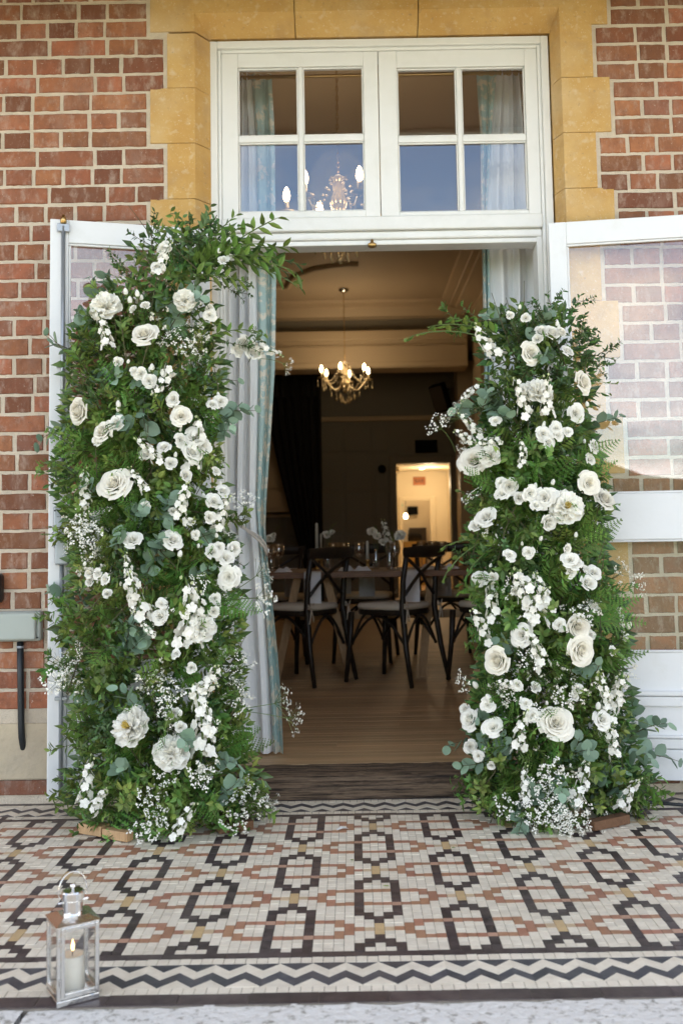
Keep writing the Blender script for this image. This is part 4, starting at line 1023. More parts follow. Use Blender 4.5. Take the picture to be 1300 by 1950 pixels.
def sprig_pinnate(rr, L=.17, pairs=7, ll=.030, lw=.011, bend=.7, ang=.95, m='leaf_mid'):
    q = MB(); pts = curve(L, bend, pairs + 2, rr); q.tube(pts, [.0012] * (len(pts) - 1) + [.0006], 4, 1)
    ax = Vector((0, 1, 0))
    for i in range(2, len(pts)):
        d = (pts[i] - pts[i - 1]).normalized(); n = d.cross(ax).normalized(); k = .75 + .5 * math.sin(math.pi * min(1, i / len(pts) + .1))
        for sgn in (-1, 1):
            dd = (d * math.cos(ang) + ax * sgn * math.sin(ang) + n * rr.uniform(-.3, .3)).normalized()
            leaf(q, pts[i], dd, n, ll * k * rr.uniform(.8, 1.15), lw * k, 0, .3, rr.uniform(0, .3), 2)
    leaf(q, pts[-1], d, n, ll, lw, 0, .3, .1, 1)
    return q.mesh('leafy_sprig', [m, 'twig'])
def sprig_bushy(rr, L=.19, n=26, ll=.026, lw=.011, m='leaf_mid'):
    """A branching shoot with small leaves all round."""
    q = MB(); pts = curve(L, .6, 8, rr); q.tube(pts, .0012, 4, 1)
    br = [pts]
    for k in range(3):
        i = rr.randint(2, 6); a = rr.uniform(0, 6.3); d0 = Vector((math.cos(a) * .7, math.sin(a) * .7, .7)); p = [pts[i] + d0 * (L * .42 * t / 4) + Vector((0, 0, .01 * t * t / 16)) for t in range(5)]; q.tube(p, .0011, 3, 1); br.append(p)
    for p in br:
        for j in range(n if p is pts else n // 2):
            t = rr.uniform(.2, 1) * (len(p) - 1); i = min(int(t), len(p) - 2); c = p[i].lerp(p[i + 1], t - i); d = (p[i + 1] - p[i]).normalized()
            a = j * 2.4 + rr.uniform(-.4, .4); o = rot(d.orthogonal().normalized(), d, a); leaf(q, c, o * .85 + d * .6, d, ll * rr.uniform(.7, 1.2), lw, 0, .25, rr.uniform(0, .35), 2)
    return q.mesh('leafy_sprig', [m, 'twig'])
def sprig_ruscus(rr, L=.34, n=13, ll=.058, lw=.019, bend=.8, m='leaf_dark'):
    q = MB(); pts = curve(L, bend, n + 1, rr); q.tube(pts, [.0018] * n + [.0009, .0007], 4, 1)
    for i in range(1, len(pts)):
        d = (pts[i] - pts[i - 1]).normalized(); a = (i % 2) * math.pi + rr.uniform(-.5, .5); o = rot(Vector((0, 1, 0)), d, a)
        leaf(q, pts[i], o * .8 + d * .7, rot(o, d, 1.57), ll * rr.uniform(.75, 1.1) * (1 - .3 * i / len(pts)), lw * (1 - .25 * i / len(pts)), 0, .25, rr.uniform(0, .35))
    return q.mesh('ruscus_branch', [m, 'stem'])
def fern(rr, L=.24, m='leaf_fern'):
    q = MB(); n = 13; pts = curve(L, .7, n, rr); q.tube(pts, .0014, 3, 1); ax = Vector((0, 1, 0))
    for i in range(1, n + 1):
        d = (pts[i] - pts[i - 1]).normalized(); nn = d.cross(ax).normalized(); t = i / n
        PL = L * .36 * (1 - t) ** .8 * min(1, t * 4 + .35) + .006
        for sgn in (-1, 1):
            pd = (ax * sgn * .88 + d * .48 - nn * .12 + nn * rr.uniform(-.12, .12)).normalized(); k = max(3, int(PL / .0075))
            for j in range(k):
                u = (j + .6) / k; c = pts[i] + pd * PL * u - nn * (.15 * PL * u * u)
                for s2 in (-1, 1):
                    e = (d * s2 * .85 + pd * .55).normalized(); ll = .013 * (1 - .75 * u) * (.5 + PL / (L * .36)); w_ = pd * .0042
                    q.add([c - w_, c + e * ll - nn * .001, c + w_], [(0, 1, 2)])
            q.add([pts[i] - d * .001, pts[i] + pd * PL - nn * .15 * PL, pts[i] + d * .001], [(0, 1, 2)])
    return q.mesh('fern_frond', [m, 'stem'])
def feathery(rr, L=.15):
    q = MB(); pts = curve(L, .4, 6, rr); q.tube(pts, .001, 3)
    for i in range(90):
        t = rr.uniform(.15, 1) * 6; k = min(int(t), 5); c = pts[k].lerp(pts[k + 1], t - k); a = rr.uniform(0, 6.3); d = Vector((math.cos(a), math.sin(a), rr.uniform(.2, .9))).normalized(); l = rr.uniform(.02, .045); s = d.orthogonal().normalized() * .0012
        q.add([c - s, c + s, c + d * l + Vector((0, 0, .004))], [(0, 1, 2)])
    return q.mesh('feathery_sprig', 'leaf_bright')
def euc_stem(rr, L):
    pts = curve(L, .7, 8, rr); q = MB(); q.tube(pts, [.002] * 5 + [.0014, .0012, .001, .0008], 5); return pts, q.mesh('eucalyptus_sprig', 'twig')
def euc_leaf(rr, r=.017):
    q = MB(); n = 10; vs = [Vector((0, 0, r * .55))]
    for i in range(n):
        t = 2 * math.pi * i / n; x = r * math.sin(t) * .92; z = r * .95 - r * math.cos(t); vs.append(Vector((x, .18 * abs(x) + .1 * z * z / r + rr.uniform(-.0006, .0006), z + (.003 if i == n // 2 else 0))))
    q.add(vs, [(0, 1 + i, 1 + (i + 1) % n) for i in range(n)]); return q.mesh('leaf', 'leaf_euc', True)
def petal_patch(q, fn, nu, nv, mi=0): q.grid(fn, nu, nv, mi)
def rose(rr, mat_='petal_cream', n=34, openn=1.0):
    """Nested cupped petals: upright and furled at the heart, leaning out and rolled back at the rim."""
    q = MB()
    for i in range(n):
        t = i / (n - 1); phi = i * 2.39996 + rr.uniform(-.25, .25)
        rm = .05 + .66 * t ** .9; lean = (-.03 + .30 * t * openn); zt_ = .50 - .34 * t ** 1.8 + rr.uniform(-.025, .025); z0_ = .18 - .62 * t ** .6
        span = 1.5 - .85 * t ** .7; curl = (.015 + .17 * t ** 1.5) * openn; wob = rr.uniform(0, 6)
        def f(u, v, rm=rm, lean=lean, zt_=zt_, z0_=z0_, span=span, curl=curl, phi=phi, t=t, wob=wob):
            a = (u - .5) * 2; w_ = span * (.55 + .45 * math.sin(math.pi * min(1, .22 + v * .6))); ang = phi + a * w_
            c_ = max(0, v - .7) / .3
            r = rm * (.55 + .45 * math.sin(min(1, v * 1.6) * math.pi / 2)) + lean * v * v + curl * c_ * c_ * (1.2 - .5 * abs(a)) + .035 * t * a * a
            z = z0_ + (zt_ - z0_) * v ** .9 - curl * .9 * c_ ** 2 - (.05 + .11 * t) * a * a * v + .018 * math.sin(a * 5 + wob) * v * v
            return (r * math.cos(ang), r * math.sin(ang), z)
        q.grid(f, 7, 6)
    q.lathe([(0, .32), (.06, .3), (.08, .1), (.06, -.1)], 6)
    q.lathe([(.0, -.5), (.16, -.46), (.22, -.36), (.1, -.3)], 7, mi=1); q.tube([(0, 0, -.45), (.05, .03, -1.2), (.02, .1, -2.2)], .055, 5, 1)
    return q.mesh('rose', [mat_, 'stem'], True)
def peony(rr, mat_='petal', inner=64, open_=False):
    q = MB()
    for i in range(11):      # guard petals
        phi = i * 2.39996; t = i / 10; tilt = .15 + .35 * (1 - t) + rr.uniform(-.1, .1); Lp = 1.0 - .1 * (1 - t); w_ = .50
        def f(u, v, phi=phi, tilt=tilt, Lp=Lp, w_=w_):
            a = (u - .5) * 2; r = Lp * v; y = a * w_ * math.sin(math.pi * (.12 + .76 * v)) ** .8 ; x = r * math.cos(tilt * (1.6 - v)); z = -.35 + r * math.sin(tilt * (1.8 - v)) + .18 * a * a * v + .035 * math.sin(a * 7 + phi * 3) * v * v
            return (x * math.cos(phi) - y * math.sin(phi), x * math.sin(phi) + y * math.cos(phi), z)
        q.grid(f, 6, 5)
    for i in range(inner):   # ruffled centre
        t = (i + .5) / inner; th = math.acos(1 - t * .92) ; phi = i * 2.39996 + rr.uniform(-.3, .3)
        if open_ and t < .12: continue
        dr = Vector((math.sin(th) * math.cos(phi), math.sin(th) * math.sin(phi), math.cos(th))); s = dr.cross(Vector((0, 0, 1))); s = s.normalized() if s.length > .01 else Vector((1, 0, 0)); s = rot(s, dr, rr.uniform(-.8, .8)); n_ = s.cross(dr); Lp = rr.uniform(.60, .84); w_ = rr.uniform(.16, .24); k1, k2 = rr.uniform(0, 6), rr.uniform(-.25, .25)
        def f(u, v, dr=dr, s=s, n_=n_, Lp=Lp, w_=w_, k1=k1, k2=k2):
            a = (u - .5) * 2; p = Vector((0, 0, -.25)) + dr * (Lp * v * 1.15) + s * (a * w_ * (.35 + .65 * v)) + n_ * (.12 * math.sin(v * 2.6) * (1 - .8 * a * a) + k2 * v * v + .05 * v * math.sin(a * 4 + k1)); p += dr * (.04 * math.sin(a * 5 + k1) * v - .06 * a * a * v); return p
        q.grid(f, 7, 4)
    if open_:
        for i in range(26):
            a = i * 2.4; r = .12 * math.sqrt(i / 26); q.tube([(r * math.cos(a), r * math.sin(a), 0), (1.5 * r * math.cos(a), 1.5 * r * math.sin(a), .40)], [.012, .02], 4, 2)
    q.lathe([(.0, -.5), (.2, -.46), (.26, -.36), (.1, -.3)], 7, mi=1); q.tube([(0, 0, -.45), (.05, .03, -1.2), (.02, .1, -2.0)], .05, 5, 1)
    return q.mesh('peony', [mat_, 'stem', 'stamen'], True)
def floret(q, c, nrm, r, rr, n=5, mi=0):
    nrm = Vector(nrm).normalized(); a = nrm.orthogonal().normalized(); a = rot(a, nrm, rr.uniform(0, 6)); c = Vector(c)
    for i in range(n):
        d = rot(a, nrm, 2 * math.pi * i / n + rr.uniform(-.15, .15)); s = nrm.cross(d); w_ = r * rr.uniform(.40, .55)
        up = nrm * (r * rr.uniform(.0, .35)); q.add([c, c + d * r * .55 + s * w_ + up * .6, c + d * r + s * w_ * .45 + up * .5, c + d * r - s * w_ * .45 + up * .5, c + d * r * .55 - s * w_ + up * .6, c + d * r * .6 + up * .25], [(0, 5, 1), (1, 5, 2), (2, 5, 3), (3, 5, 4), (4, 5, 0)], mi)
def stock(rr, L=.17, n=19, r=.0175, mat_='petal'):
    q = MB(); pts = curve(L, .5, 6, rr); q.tube(pts, [.003] * 6 + [.0015], 5, 1)
    for i in range(n):
        t = (i + .3) / n; u = t * 6; k = min(int(u), 5); c = pts[k].lerp(pts[k + 1], u - k); a = i * 2.4; d = (pts[k + 1] - pts[k]).normalized(); o = rot(d.orthogonal().normalized(), d, a); rs = r * (1.1 - .5 * t); p = c + o * (.021 * (1.1 - .6 * t)) + Vector((rr.uniform(-.005, .005), rr.uniform(-.005, .005), rr.uniform(-.006, .006)))
        if t > .86: q.lathe([(0, -.005), (.004, -.001), (.0042, .003), (0, .007)], 5, p, 2)
        else:
            floret(q, p, o + d * .35 + Vector((rr.uniform(-.3, .3),) * 3), rs, rr, 5); 
            if rr.random() < .6: floret(q, p + o * .003, o + d * .3, rs * .55, rr, 5)
    return q.mesh('stock_spike', [mat_, 'stem', 'petal_green'])
def umbel(rr, L=.12, rays=9, mat_='petal'):
    q = MB(); pts = curve(L, .5, 5, rr); q.tube(pts, .0013, 4, 1); heads = [pts[-1]]
    c0 = pts[-1]; d0 = (pts[-1] - pts[-2]).normalized()
    for i in range(rays):
        a = i * 2.4; o = rot(d0.orthogonal().normalized(), d0, a); rr2 = .045 * math.sqrt((i + .5) / rays); e = c0 + d0 * (.035 - .1 * rr2) + o * rr2; q.tube([c0, e], .0006, 3, 1, cap=False)
        for j in range(9):
            p = e + Vector((rr.uniform(-.009, .009), rr.uniform(-.009, .009), rr.uniform(-.006, .006))); floret(q, p, d0 + Vector((rr.uniform(-.6, .6), rr.uniform(-.6, .6), rr.uniform(-.3, .6))), .0031, rr, 4)
    return q.mesh('cow_parsley', [mat_, 'stem'])
def small_blossom(rr, L=.13):
    q = MB(); pts = curve(L, .6, 5, rr); q.tube(pts, .0012, 4, 1)
    for k in range(7):
        i = rr.randint(1, 5); a = rr.uniform(0, 6.3); e = pts[i] + Vector((math.cos(a) * .03, math.sin(a) * .03, rr.uniform(.0, .03))); q.tube([pts[i], e], .0006, 3, 1, cap=False)
        for j in range(6): floret(q, e + Vector((rr.uniform(-.008, .008), rr.uniform(-.008, .008), rr.uniform(-.008, .008))), Vector((rr.uniform(-1, 1), rr.uniform(-1, 1), rr.uniform(-.2, 1))), .0042, rr, 4)
    return q.mesh('blossom_sprig', ['petal_cream', 'twig'])
def bud(rr):
    q = MB(); q.lathe([(0, -.9), (.35, -.7), (.55, -.1), (.48, .4), (.25, .8), (0, .95)], 8); q.lathe([(.2, -1.0), (.45, -.85), (.5, -.5), (.3, -.45)], 6, mi=1); q.tube([(0, 0, -.9), (.1, 0, -2.5), (.1, .2, -5)], .1, 4, 1); return q.mesh('flower_bud', ['petal', 'stem'], True)
rs = random.Random(11)
MS = dict(pin=[sprig_pinnate(rs, rs.uniform(.15, .21), rs.randint(6, 9), .036, .0135) for _ in range(5)], olive=[sprig_pinnate(rs, rs.uniform(.12, .18), rs.randint(6, 9), .031, .012, m='leaf_olive') for _ in range(4)],
    bush=[sprig_bushy(rs, .2, 22, .033, .014) for _ in range(5)], obush=[sprig_bushy(rs, .17, 24, .028, .011, 'leaf_olive') for _ in range(3)], dark=[sprig_bushy(rs, .18, 30, .020, .010, 'leaf_dark') for _ in range(4)],
    ruscus=[sprig_ruscus(rs, rs.uniform(.26, .36), rs.randint(13, 17), .062, .021, rs.uniform(.4, .9), m=mm) for mm in ('leaf_dark', 'leaf_mid', 'leaf_mid', 'leaf_dark', 'leaf_mid')], rusmid=[sprig_ruscus(rs, .26, 11, .05, .018, m='leaf_mid') for _ in range(3)],
    fern=[fern(rs, rs.uniform(.20, .27)) for _ in range(4)], feather=[feathery(rs) for _ in range(3)],
    rose=[rose(rs, openn=rs.uniform(.8, 1.2)) for _ in range(7)], rosew=[rose(rs, 'petal', 25, rs.uniform(.7, 1.25)) for _ in range(8)], peony=[peony(rs, inner=rs.randint(50, 70)) for _ in range(5)], peonyo=[peony(rs, open_=True) for _ in range(2)],
    stock=[stock(rs) for _ in range(5)], umbel=[umbel(rs) for _ in range(4)], blossom=[small_blossom(rs) for _ in range(4)], bud=[bud(rs) for _ in range(2)])
EUC = []
for _ in range(6):
    L = rs.uniform(.17, .25); EUC.append(euc_stem(rs, L))
EL = [euc_leaf(rs, r) for r in (.016, .019, .022, .014)]

def quat_dir(d, rr, spin=None):
    d = Vector(d).normalized(); return d.to_track_quat('Z', 'Y') @ Quaternion((0, 0, 1), rr.uniform(0, 6.28) if spin is None else spin)

def quat_face(d, n, rr, j=.5):
    """Local Z along d, local X (the face of a frond) towards n."""
    d = Vector(d).normalized(); n = Vector(n) + Vector((rr.uniform(-j, j), rr.uniform(-j, j), rr.uniform(-j, j))); x = n - d * n.dot(d)
    x = x.normalized() if x.length > .05 else d.orthogonal().normalized(); y = d.cross(x)
    return Matrix((x, y, d)).transposed().to_quaternion()
# ================================================================== floral columns
def floral(label, sil, yc, b_top, b_bot, org, flowers, spikes, umbels, extra, seed, zone):
    rr = random.Random(seed); root = thing('floral_column', label, 'flower arrangement', org); O = Vector(org)
    y0, y1 = sil[0][0], sil[-1][0]
    def width(y): 
        for a, b_ in zip(sil, sil[1:]):
            if a[0] <= y <= b_[0]:
                t = (y - a[0]) / max(1e-6, b_[0] - a[0]); return a[1] + (b_[1] - a[1]) * t + 16 * noise.noise(Vector((y / 45., seed, 0))), a[2] + (b_[2] - a[2]) * t + 16 * noise.noise(Vector((y / 45., seed, 7)))
        return sil[-1][1:]
    def depth(x, y, k=1.0):
        l, r = width(y); s = max(-1, min(1, (x - (l + r) / 2) / max(8, (r - l) / 2))); t = max(0, min(1, (y - y0) / (y1 - y0))); b_ = b_top + (b_bot - b_top) * t ** 1.3
        return yc - b_ * math.sqrt(max(0, 1 - s * s)) * k, s
    def point(x, y, k=1.0): Y, s = depth(x, y, k); return at(x, y, Y), s
    def rnd_xy(margin=6):
        while True:
            y = rr.uniform(y0, y1); l, r = width(y)
            if rr.random() < (r - l) / 420.: return rr.uniform(l + margin, r - margin), y
    def sprig(kind, x, y, L, name, out=1.0, upb=None, sc=1.0, k=None):
        me = rr.choice(MS[kind]) if isinstance(kind, str) else kind
        p, s = point(x, y, k if k is not None else rr.uniform(.8, 1.05)); t = (y - y0) / (y1 - y0)
        u = (rr.uniform(-.2, .9) if upb is None else upb) - .5 * (t > .93)
        d = Vector((s * .9 * out + rr.uniform(-.55, .55), -math.sqrt(max(0, 1 - s * s)) * .75 - .1, u)).normalized()
        base = p - d * L * sc * .92
        if p.z < .03: base.z += .03 - p.z; d.z = max(d.z, .05)
        if base.z < .02: base.z = .02
        return link(name, me, root, base - O, quat_face(d, (s * .5, -1, .25), rr) if kind in ('fern', 'pin', 'olive') else quat_dir(d, rr), sc)
    from mathutils import noise
    # inner mass: one joined part
    fill = MB(); fm = ['leaf_mid', 'leaf_dark', 'leaf_olive', 'leaf_fern']
    for i in range(7500):
        x, y = rnd_xy(14); back = i % 5 == 0; Y, s = depth(x, y, rr.uniform(-.35, .1) if back else rr.uniform(.0, .72)); p = at(x, y, Y + .02)
        if p.z < .01: continue
        if (y - y0) / (y1 - y0) < .15 and rr.random() < .6: continue
        d = Vector((s + rr.uniform(-.9, .9), -rr.random() * .8, rr.uniform(-.5, .9))); L = rr.uniform(.05, .07) if back else rr.uniform(.022, .042); mi = 1 if back else rr.choice((0, 0, 1, 2, 3))
        leaf(fill, p - O, d, (rr.uniform(-1, 1), -1, rr.uniform(-.3, 1)), L, L * .4, mi, .25, .2, 1)
    o = fill.obj('inner_foliage', fm, root); o['kind'] = 'stuff'
    tw = MB()
    for i in range(46):
        x, y = rnd_xy(20); p, s = point(x, y, rr.uniform(.6, .95)); d = Vector((rr.uniform(-.6, .6), -.25, rr.uniform(.3, 1))).normalized(); L = rr.uniform(.12, .3)
        pp = p - O; tw.tube([pp - d * L * .5, pp + Vector((rr.uniform(-.01, .01), -.01, 0)), pp + d * L * .5 + Vector((rr.uniform(-.03, .03), 0, 0))], [.0025, .002, .001], 4)
    o = tw.obj('twig', 'twig', root); o['kind'] = 'stuff'
    # leafy sprigs, the species in drifts
    from mathutils import noise
    for i in range(300):
        x, y = rnd_xy(); v = noise.noise(Vector((x / 95., y / 95., seed))); v2 = noise.noise(Vector((x / 70., y / 70., seed + 9)))
        t = (y - y0) / (y1 - y0)
        kind = ('dark' if v2 > .1 else 'ruscus') if t < .16 else (('olive' if v > .12 else 'obush' if v > .0 else 'pin') if v2 > .05 else ('bush' if v > .1 else 'pin' if v > -.15 else 'dark'))
        if kind == 'ruscus' and t > .1: kind = 'rusmid'
        if t > .88: kind = rr.choice(('bush', 'obush', 'pin', 'bush'))
        L = {'pin': .17, 'olive': .15, 'bush': .19, 'obush': .16, 'dark': .18, 'ruscus': .3, 'rusmid': .26}[kind]
        sprig(kind, x, y, L, 'leafy_sprig', sc=rr.uniform(.85, 1.3))
    for i in range(64):
        x, y = rnd_xy(); 
        if (y - y0) / (y1 - y0) < .2: y += (y1 - y0) * .25
        l, r = width(y); x = min(max(x, l + 5), r - 5); sprig('fern', x, y, .23, 'fern_frond', sc=rr.uniform(.85, 1.35), k=rr.uniform(1.08, 1.3))
    for i in range(22):
        x, y = rnd_xy(20); sprig('feather', x, y, .14, 'feathery_sprig', upb=.6)
    # eucalyptus: each round leaf its own sub-part
    for (x, y, dx, dz) in extra['euc']:
        pts, me = rr.choice(EUC); p, s = point(x, y, 1.18); d = Vector((dx, -.45, dz)).normalized(); L = .21; base = p - d * L * .8
        if base.z < .04: base.z = .04
        st = link('eucalyptus_sprig', me, root, base - O, quat_dir(d, rr))
        for k in range(1, 9):
            for sg in ((-1, 1) if k < 8 else (1,)):
                if (k + (sg > 0)) % 2 and k < 8 and rr.random() < .28: continue
                dd = (pts[k] - pts[k - 1]).normalized(); o_ = rot(dd.orthogonal().normalized(), dd, k * 1.57 + (0 if sg > 0 else math.pi) + rr.uniform(-.3, .3))
                e = (o_ * .85 + dd * .5).normalized(); link('leaf', EL[min(3, rr.randrange(3) if k < 7 else 3)], st, pts[k], e.to_track_quat('Z', 'Y') @ Quaternion((0, 0, 1), rr.uniform(-1, 1)), rr.uniform(1.0, 1.35))
    for (x, y, dx, dz, kind, sc_) in extra['long']:
        me = rr.choice(MS[kind]); Y = yc - .10; tip = at(x, y, Y); d = Vector((dx, -.15, dz)).normalized(); L = {'ruscus': .31, 'rusmid': .26, 'dark': .18, 'fern': .23, 'bush': .19, 'umbel': .15}[kind] * sc_
        sc_ *= 1.2 if kind in ('ruscus', 'rusmid') and abs(dx) > .65 else 1.0; nm = {'fern': 'fern_frond', 'umbel': 'cow_parsley'}.get(kind, 'trailing_branch'); link(nm, me, root, tip - d * L * .93 - O, quat_face(d, (0, -1, .4), rr) if kind == 'fern' else (quat_face(d, (.2 * dx, -.35, -.9), rr, .25) if abs(dx) > .65 and kind in ('ruscus', 'rusmid') else quat_dir(d, rr)), sc_)
    # flowers
    names = dict(rose='rose', rosew='spray_rose', peony='peony', peonyo='peony', bud='flower_bud')
    for (x, y, r, kind) in flowers:
        Y, s = depth(x, y, 1.0); p = at(x, y, Y - .05); sc_ = r * (p.y + CD) / FL
        d = Vector((s * .6 + rr.uniform(-.55, .55), -1, rr.uniform(-.1, .75)))
        if kind == 'bud': d = Vector((s * .4 + rr.uniform(-.3, .3), -.35, 1))
        f_ = (1.0 if kind == 'rose' else 1.0) if kind.startswith('rose') else 1.1
        link(names[kind], rr.choice(MS[kind]), root, p - O, quat_dir(d, rr), sc_ * f_)
        if kind == 'rosew' and rr.random() < .6:
            q_ = at(x + rr.uniform(-28, 28), y - rr.uniform(8, 26), Y - .03); link('flower_bud', rr.choice(MS['bud']), root, q_ - O, quat_dir(Vector((rr.uniform(-.4, .4), -.3, 1)), rr), rr.uniform(.009, .014))
    for i in range(20):
        x, y = rnd_xy(18); 
        if (y - y0) / (y1 - y0) > .9: continue
        Y, s = depth(x, y, 1.0); p = at(x, y, Y - .03)
        link('spray_rose', rr.choice(MS['rosew']), root, p - O, quat_dir((s * .6 + rr.uniform(-.6, .6), -1, rr.uniform(-.1, .8)), rr), rr.uniform(8, 12.5) * (p.y + CD) / FL)
    spikes = list(spikes)
    for i in range(9):
        x, y = rnd_xy(25); y = max(y, y0 + .2 * (y1 - y0)); spikes.append((x, y, x + rr.uniform(-35, 35), y - rr.uniform(45, 85)))
    umbels = list(umbels) + [(*rnd_xy(15), 2) for i in range(4)]
    for (xa, ya, xb, yb) in spikes:      # from the foot of the spike to its tip
        Y, s = depth((xa + xb) / 2, (ya + yb) / 2, 1.0); a, b_ = at(xa, ya, Y - .045), at(xb, yb, Y - .075); L = (b_ - a).length
        link('stock_spike', rr.choice(MS['stock']), root, a - O, quat_dir(b_ - a, rr), L / .165)
    for (x, y, n) in umbels:
        for i in range(n):
            xx, yy_ = x + rr.gauss(0, 17), y + rr.gauss(0, 17); p, s = point(xx, yy_, 1.0); p.y -= .05; d = Vector((s * .5 + rr.uniform(-.5, .5), -.55, rr.uniform(.0, .9))).normalized(); L = .13
            kd = 'umbel' if rr.random() < .65 else 'blossom'; base = p - d * L
            if base.z < .02: base.z = .02
            link('cow_parsley' if kd == 'umbel' else 'blossom_sprig', rr.choice(MS[kd]), root, base - O, quat_dir(d, rr), rr.uniform(.8, 1.1))
    for (c, half, ang, m) in extra['planks']:
        q = MB(); q.box(-half[0], half[0], -half[1], half[1], 0, half[2]); o = q.obj('base_plank', m, root, bevel=.003); o.location = Vector(c) - O; o.rotation_euler = (0, 0, ang)
    return root
silL = [(425, 325, 420), (440, 285, 450), (455, 252, 470), (480, 240, 460), (520, 215, 430), (560, 168, 425), (600, 150, 415), (650, 128, 430), (700, 128, 435), (760, 112, 432), (820, 104, 425), (880, 100, 430), (940, 104, 432), (1000, 118, 445), (1060, 126, 455), (1110, 124, 462), (1160, 112, 468), (1210, 108, 468), (1260, 116, 470), (1320, 124, 478), (1380, 132, 485), (1430, 136, 492), (1480, 124, 505), (1530, 120, 510), (1560, 150, 490), (1585, 190, 400), (1602, 262, 350)]
flL = [(200, 583, 31, 'peony'), (248, 1383, 39, 'peonyo'), (327, 1433, 34, 'peony'), (383, 1195, 28, 'peony'), (352, 572, 22, 'peony'), (275, 637, 25, 'rose'), (150, 783, 27, 'rose'), (218, 922, 31, 'rose'), (345, 792, 20, 'rose'), (196, 822, 22, 'rose'),
       (222, 804, 15, 'rosew'), (186, 838, 13, 'rosew'), (465, 655, 18, 'rosew'), (482, 672, 16, 'rosew'), (452, 668, 12, 'rosew'), (405, 1050, 15, 'rosew'), (430, 1062, 16, 'rosew'), (447, 1045, 13, 'rosew'), (418, 1042, 11, 'rosew'), (435, 1100, 21, 'rosew'), (277, 581, 10, 'rosew'), (253, 588, 9, 'rosew'), (262, 560, 8, 'bud'), (240, 556, 8, 'bud'), (248, 572, 8, 'bud'),
       (268, 712, 14, 'rosew'), (284, 725, 13, 'rosew'), (258, 708, 11, 'rosew'), (290, 700, 8, 'bud'), (226, 770, 8, 'bud'), (325, 882, 13, 'rosew'), (312, 852, 13, 'rosew'), (280, 862, 17, 'rosew'), (370, 832, 20, 'rosew'), (366, 862, 20, 'rosew'), (345, 838, 13, 'rosew'), (355, 905, 13, 'rosew'), (388, 850, 14, 'rosew'), (330, 1028, 19, 'rosew'), (252, 1028, 18, 'rosew'), (330, 760, 13, 'rosew'),
       (200, 1103, 11, 'rosew'), (204, 1130, 10, 'rosew'), (186, 1092, 10, 'rosew'), (308, 1150, 10, 'rosew'), (305, 1175, 15, 'rosew'), (343, 1055, 8, 'bud'), (240, 1118, 8, 'bud'), (344, 1384, 12, 'rosew'), (343, 1358, 8, 'bud'), (408, 1165, 12, 'rosew'), (420, 765, 12, 'rosew'), (405, 770, 11, 'rosew'), (400, 600, 12, 'rosew'), (408, 955, 15, 'rosew'), (425, 935, 13, 'rosew'), (400, 985, 13, 'rosew'), (335, 1245, 9, 'rosew'), (365, 1272, 11, 'rosew'), (384, 1464, 9, 'rosew'), (110, 1260, 9, 'rosew'), (425, 495, 11, 'rosew'), (440, 490, 9, 'rosew'), (310, 475, 13, 'rosew'), (300, 508, 12, 'rosew')]
spL = [(275, 1180, 238, 1082), (250, 1120, 262, 1172), (352, 1222, 390, 1105), (368, 1225, 405, 1130), (378, 1330, 432, 1268), (360, 1320, 410, 1285), (385, 1432, 398, 1310), (398, 1410, 410, 1340), (300, 520, 322, 455), (365, 890, 405, 800), (475, 660, 538, 668), (415, 1010, 425, 935), (295, 1210, 262, 1190), (325, 700, 300, 765)]
umL = [(168, 1055, 7), (195, 1040, 3), (140, 1255, 8), (128, 1290, 3), (305, 1310, 5), (330, 1350, 4), (330, 1145, 4), (380, 1455, 3), (455, 1330, 4), (470, 1540, 3), (300, 1500, 4), (490, 1525, 4), (180, 980, 3), (360, 640, 4), (290, 1585, 3), (450, 1010, 2)]
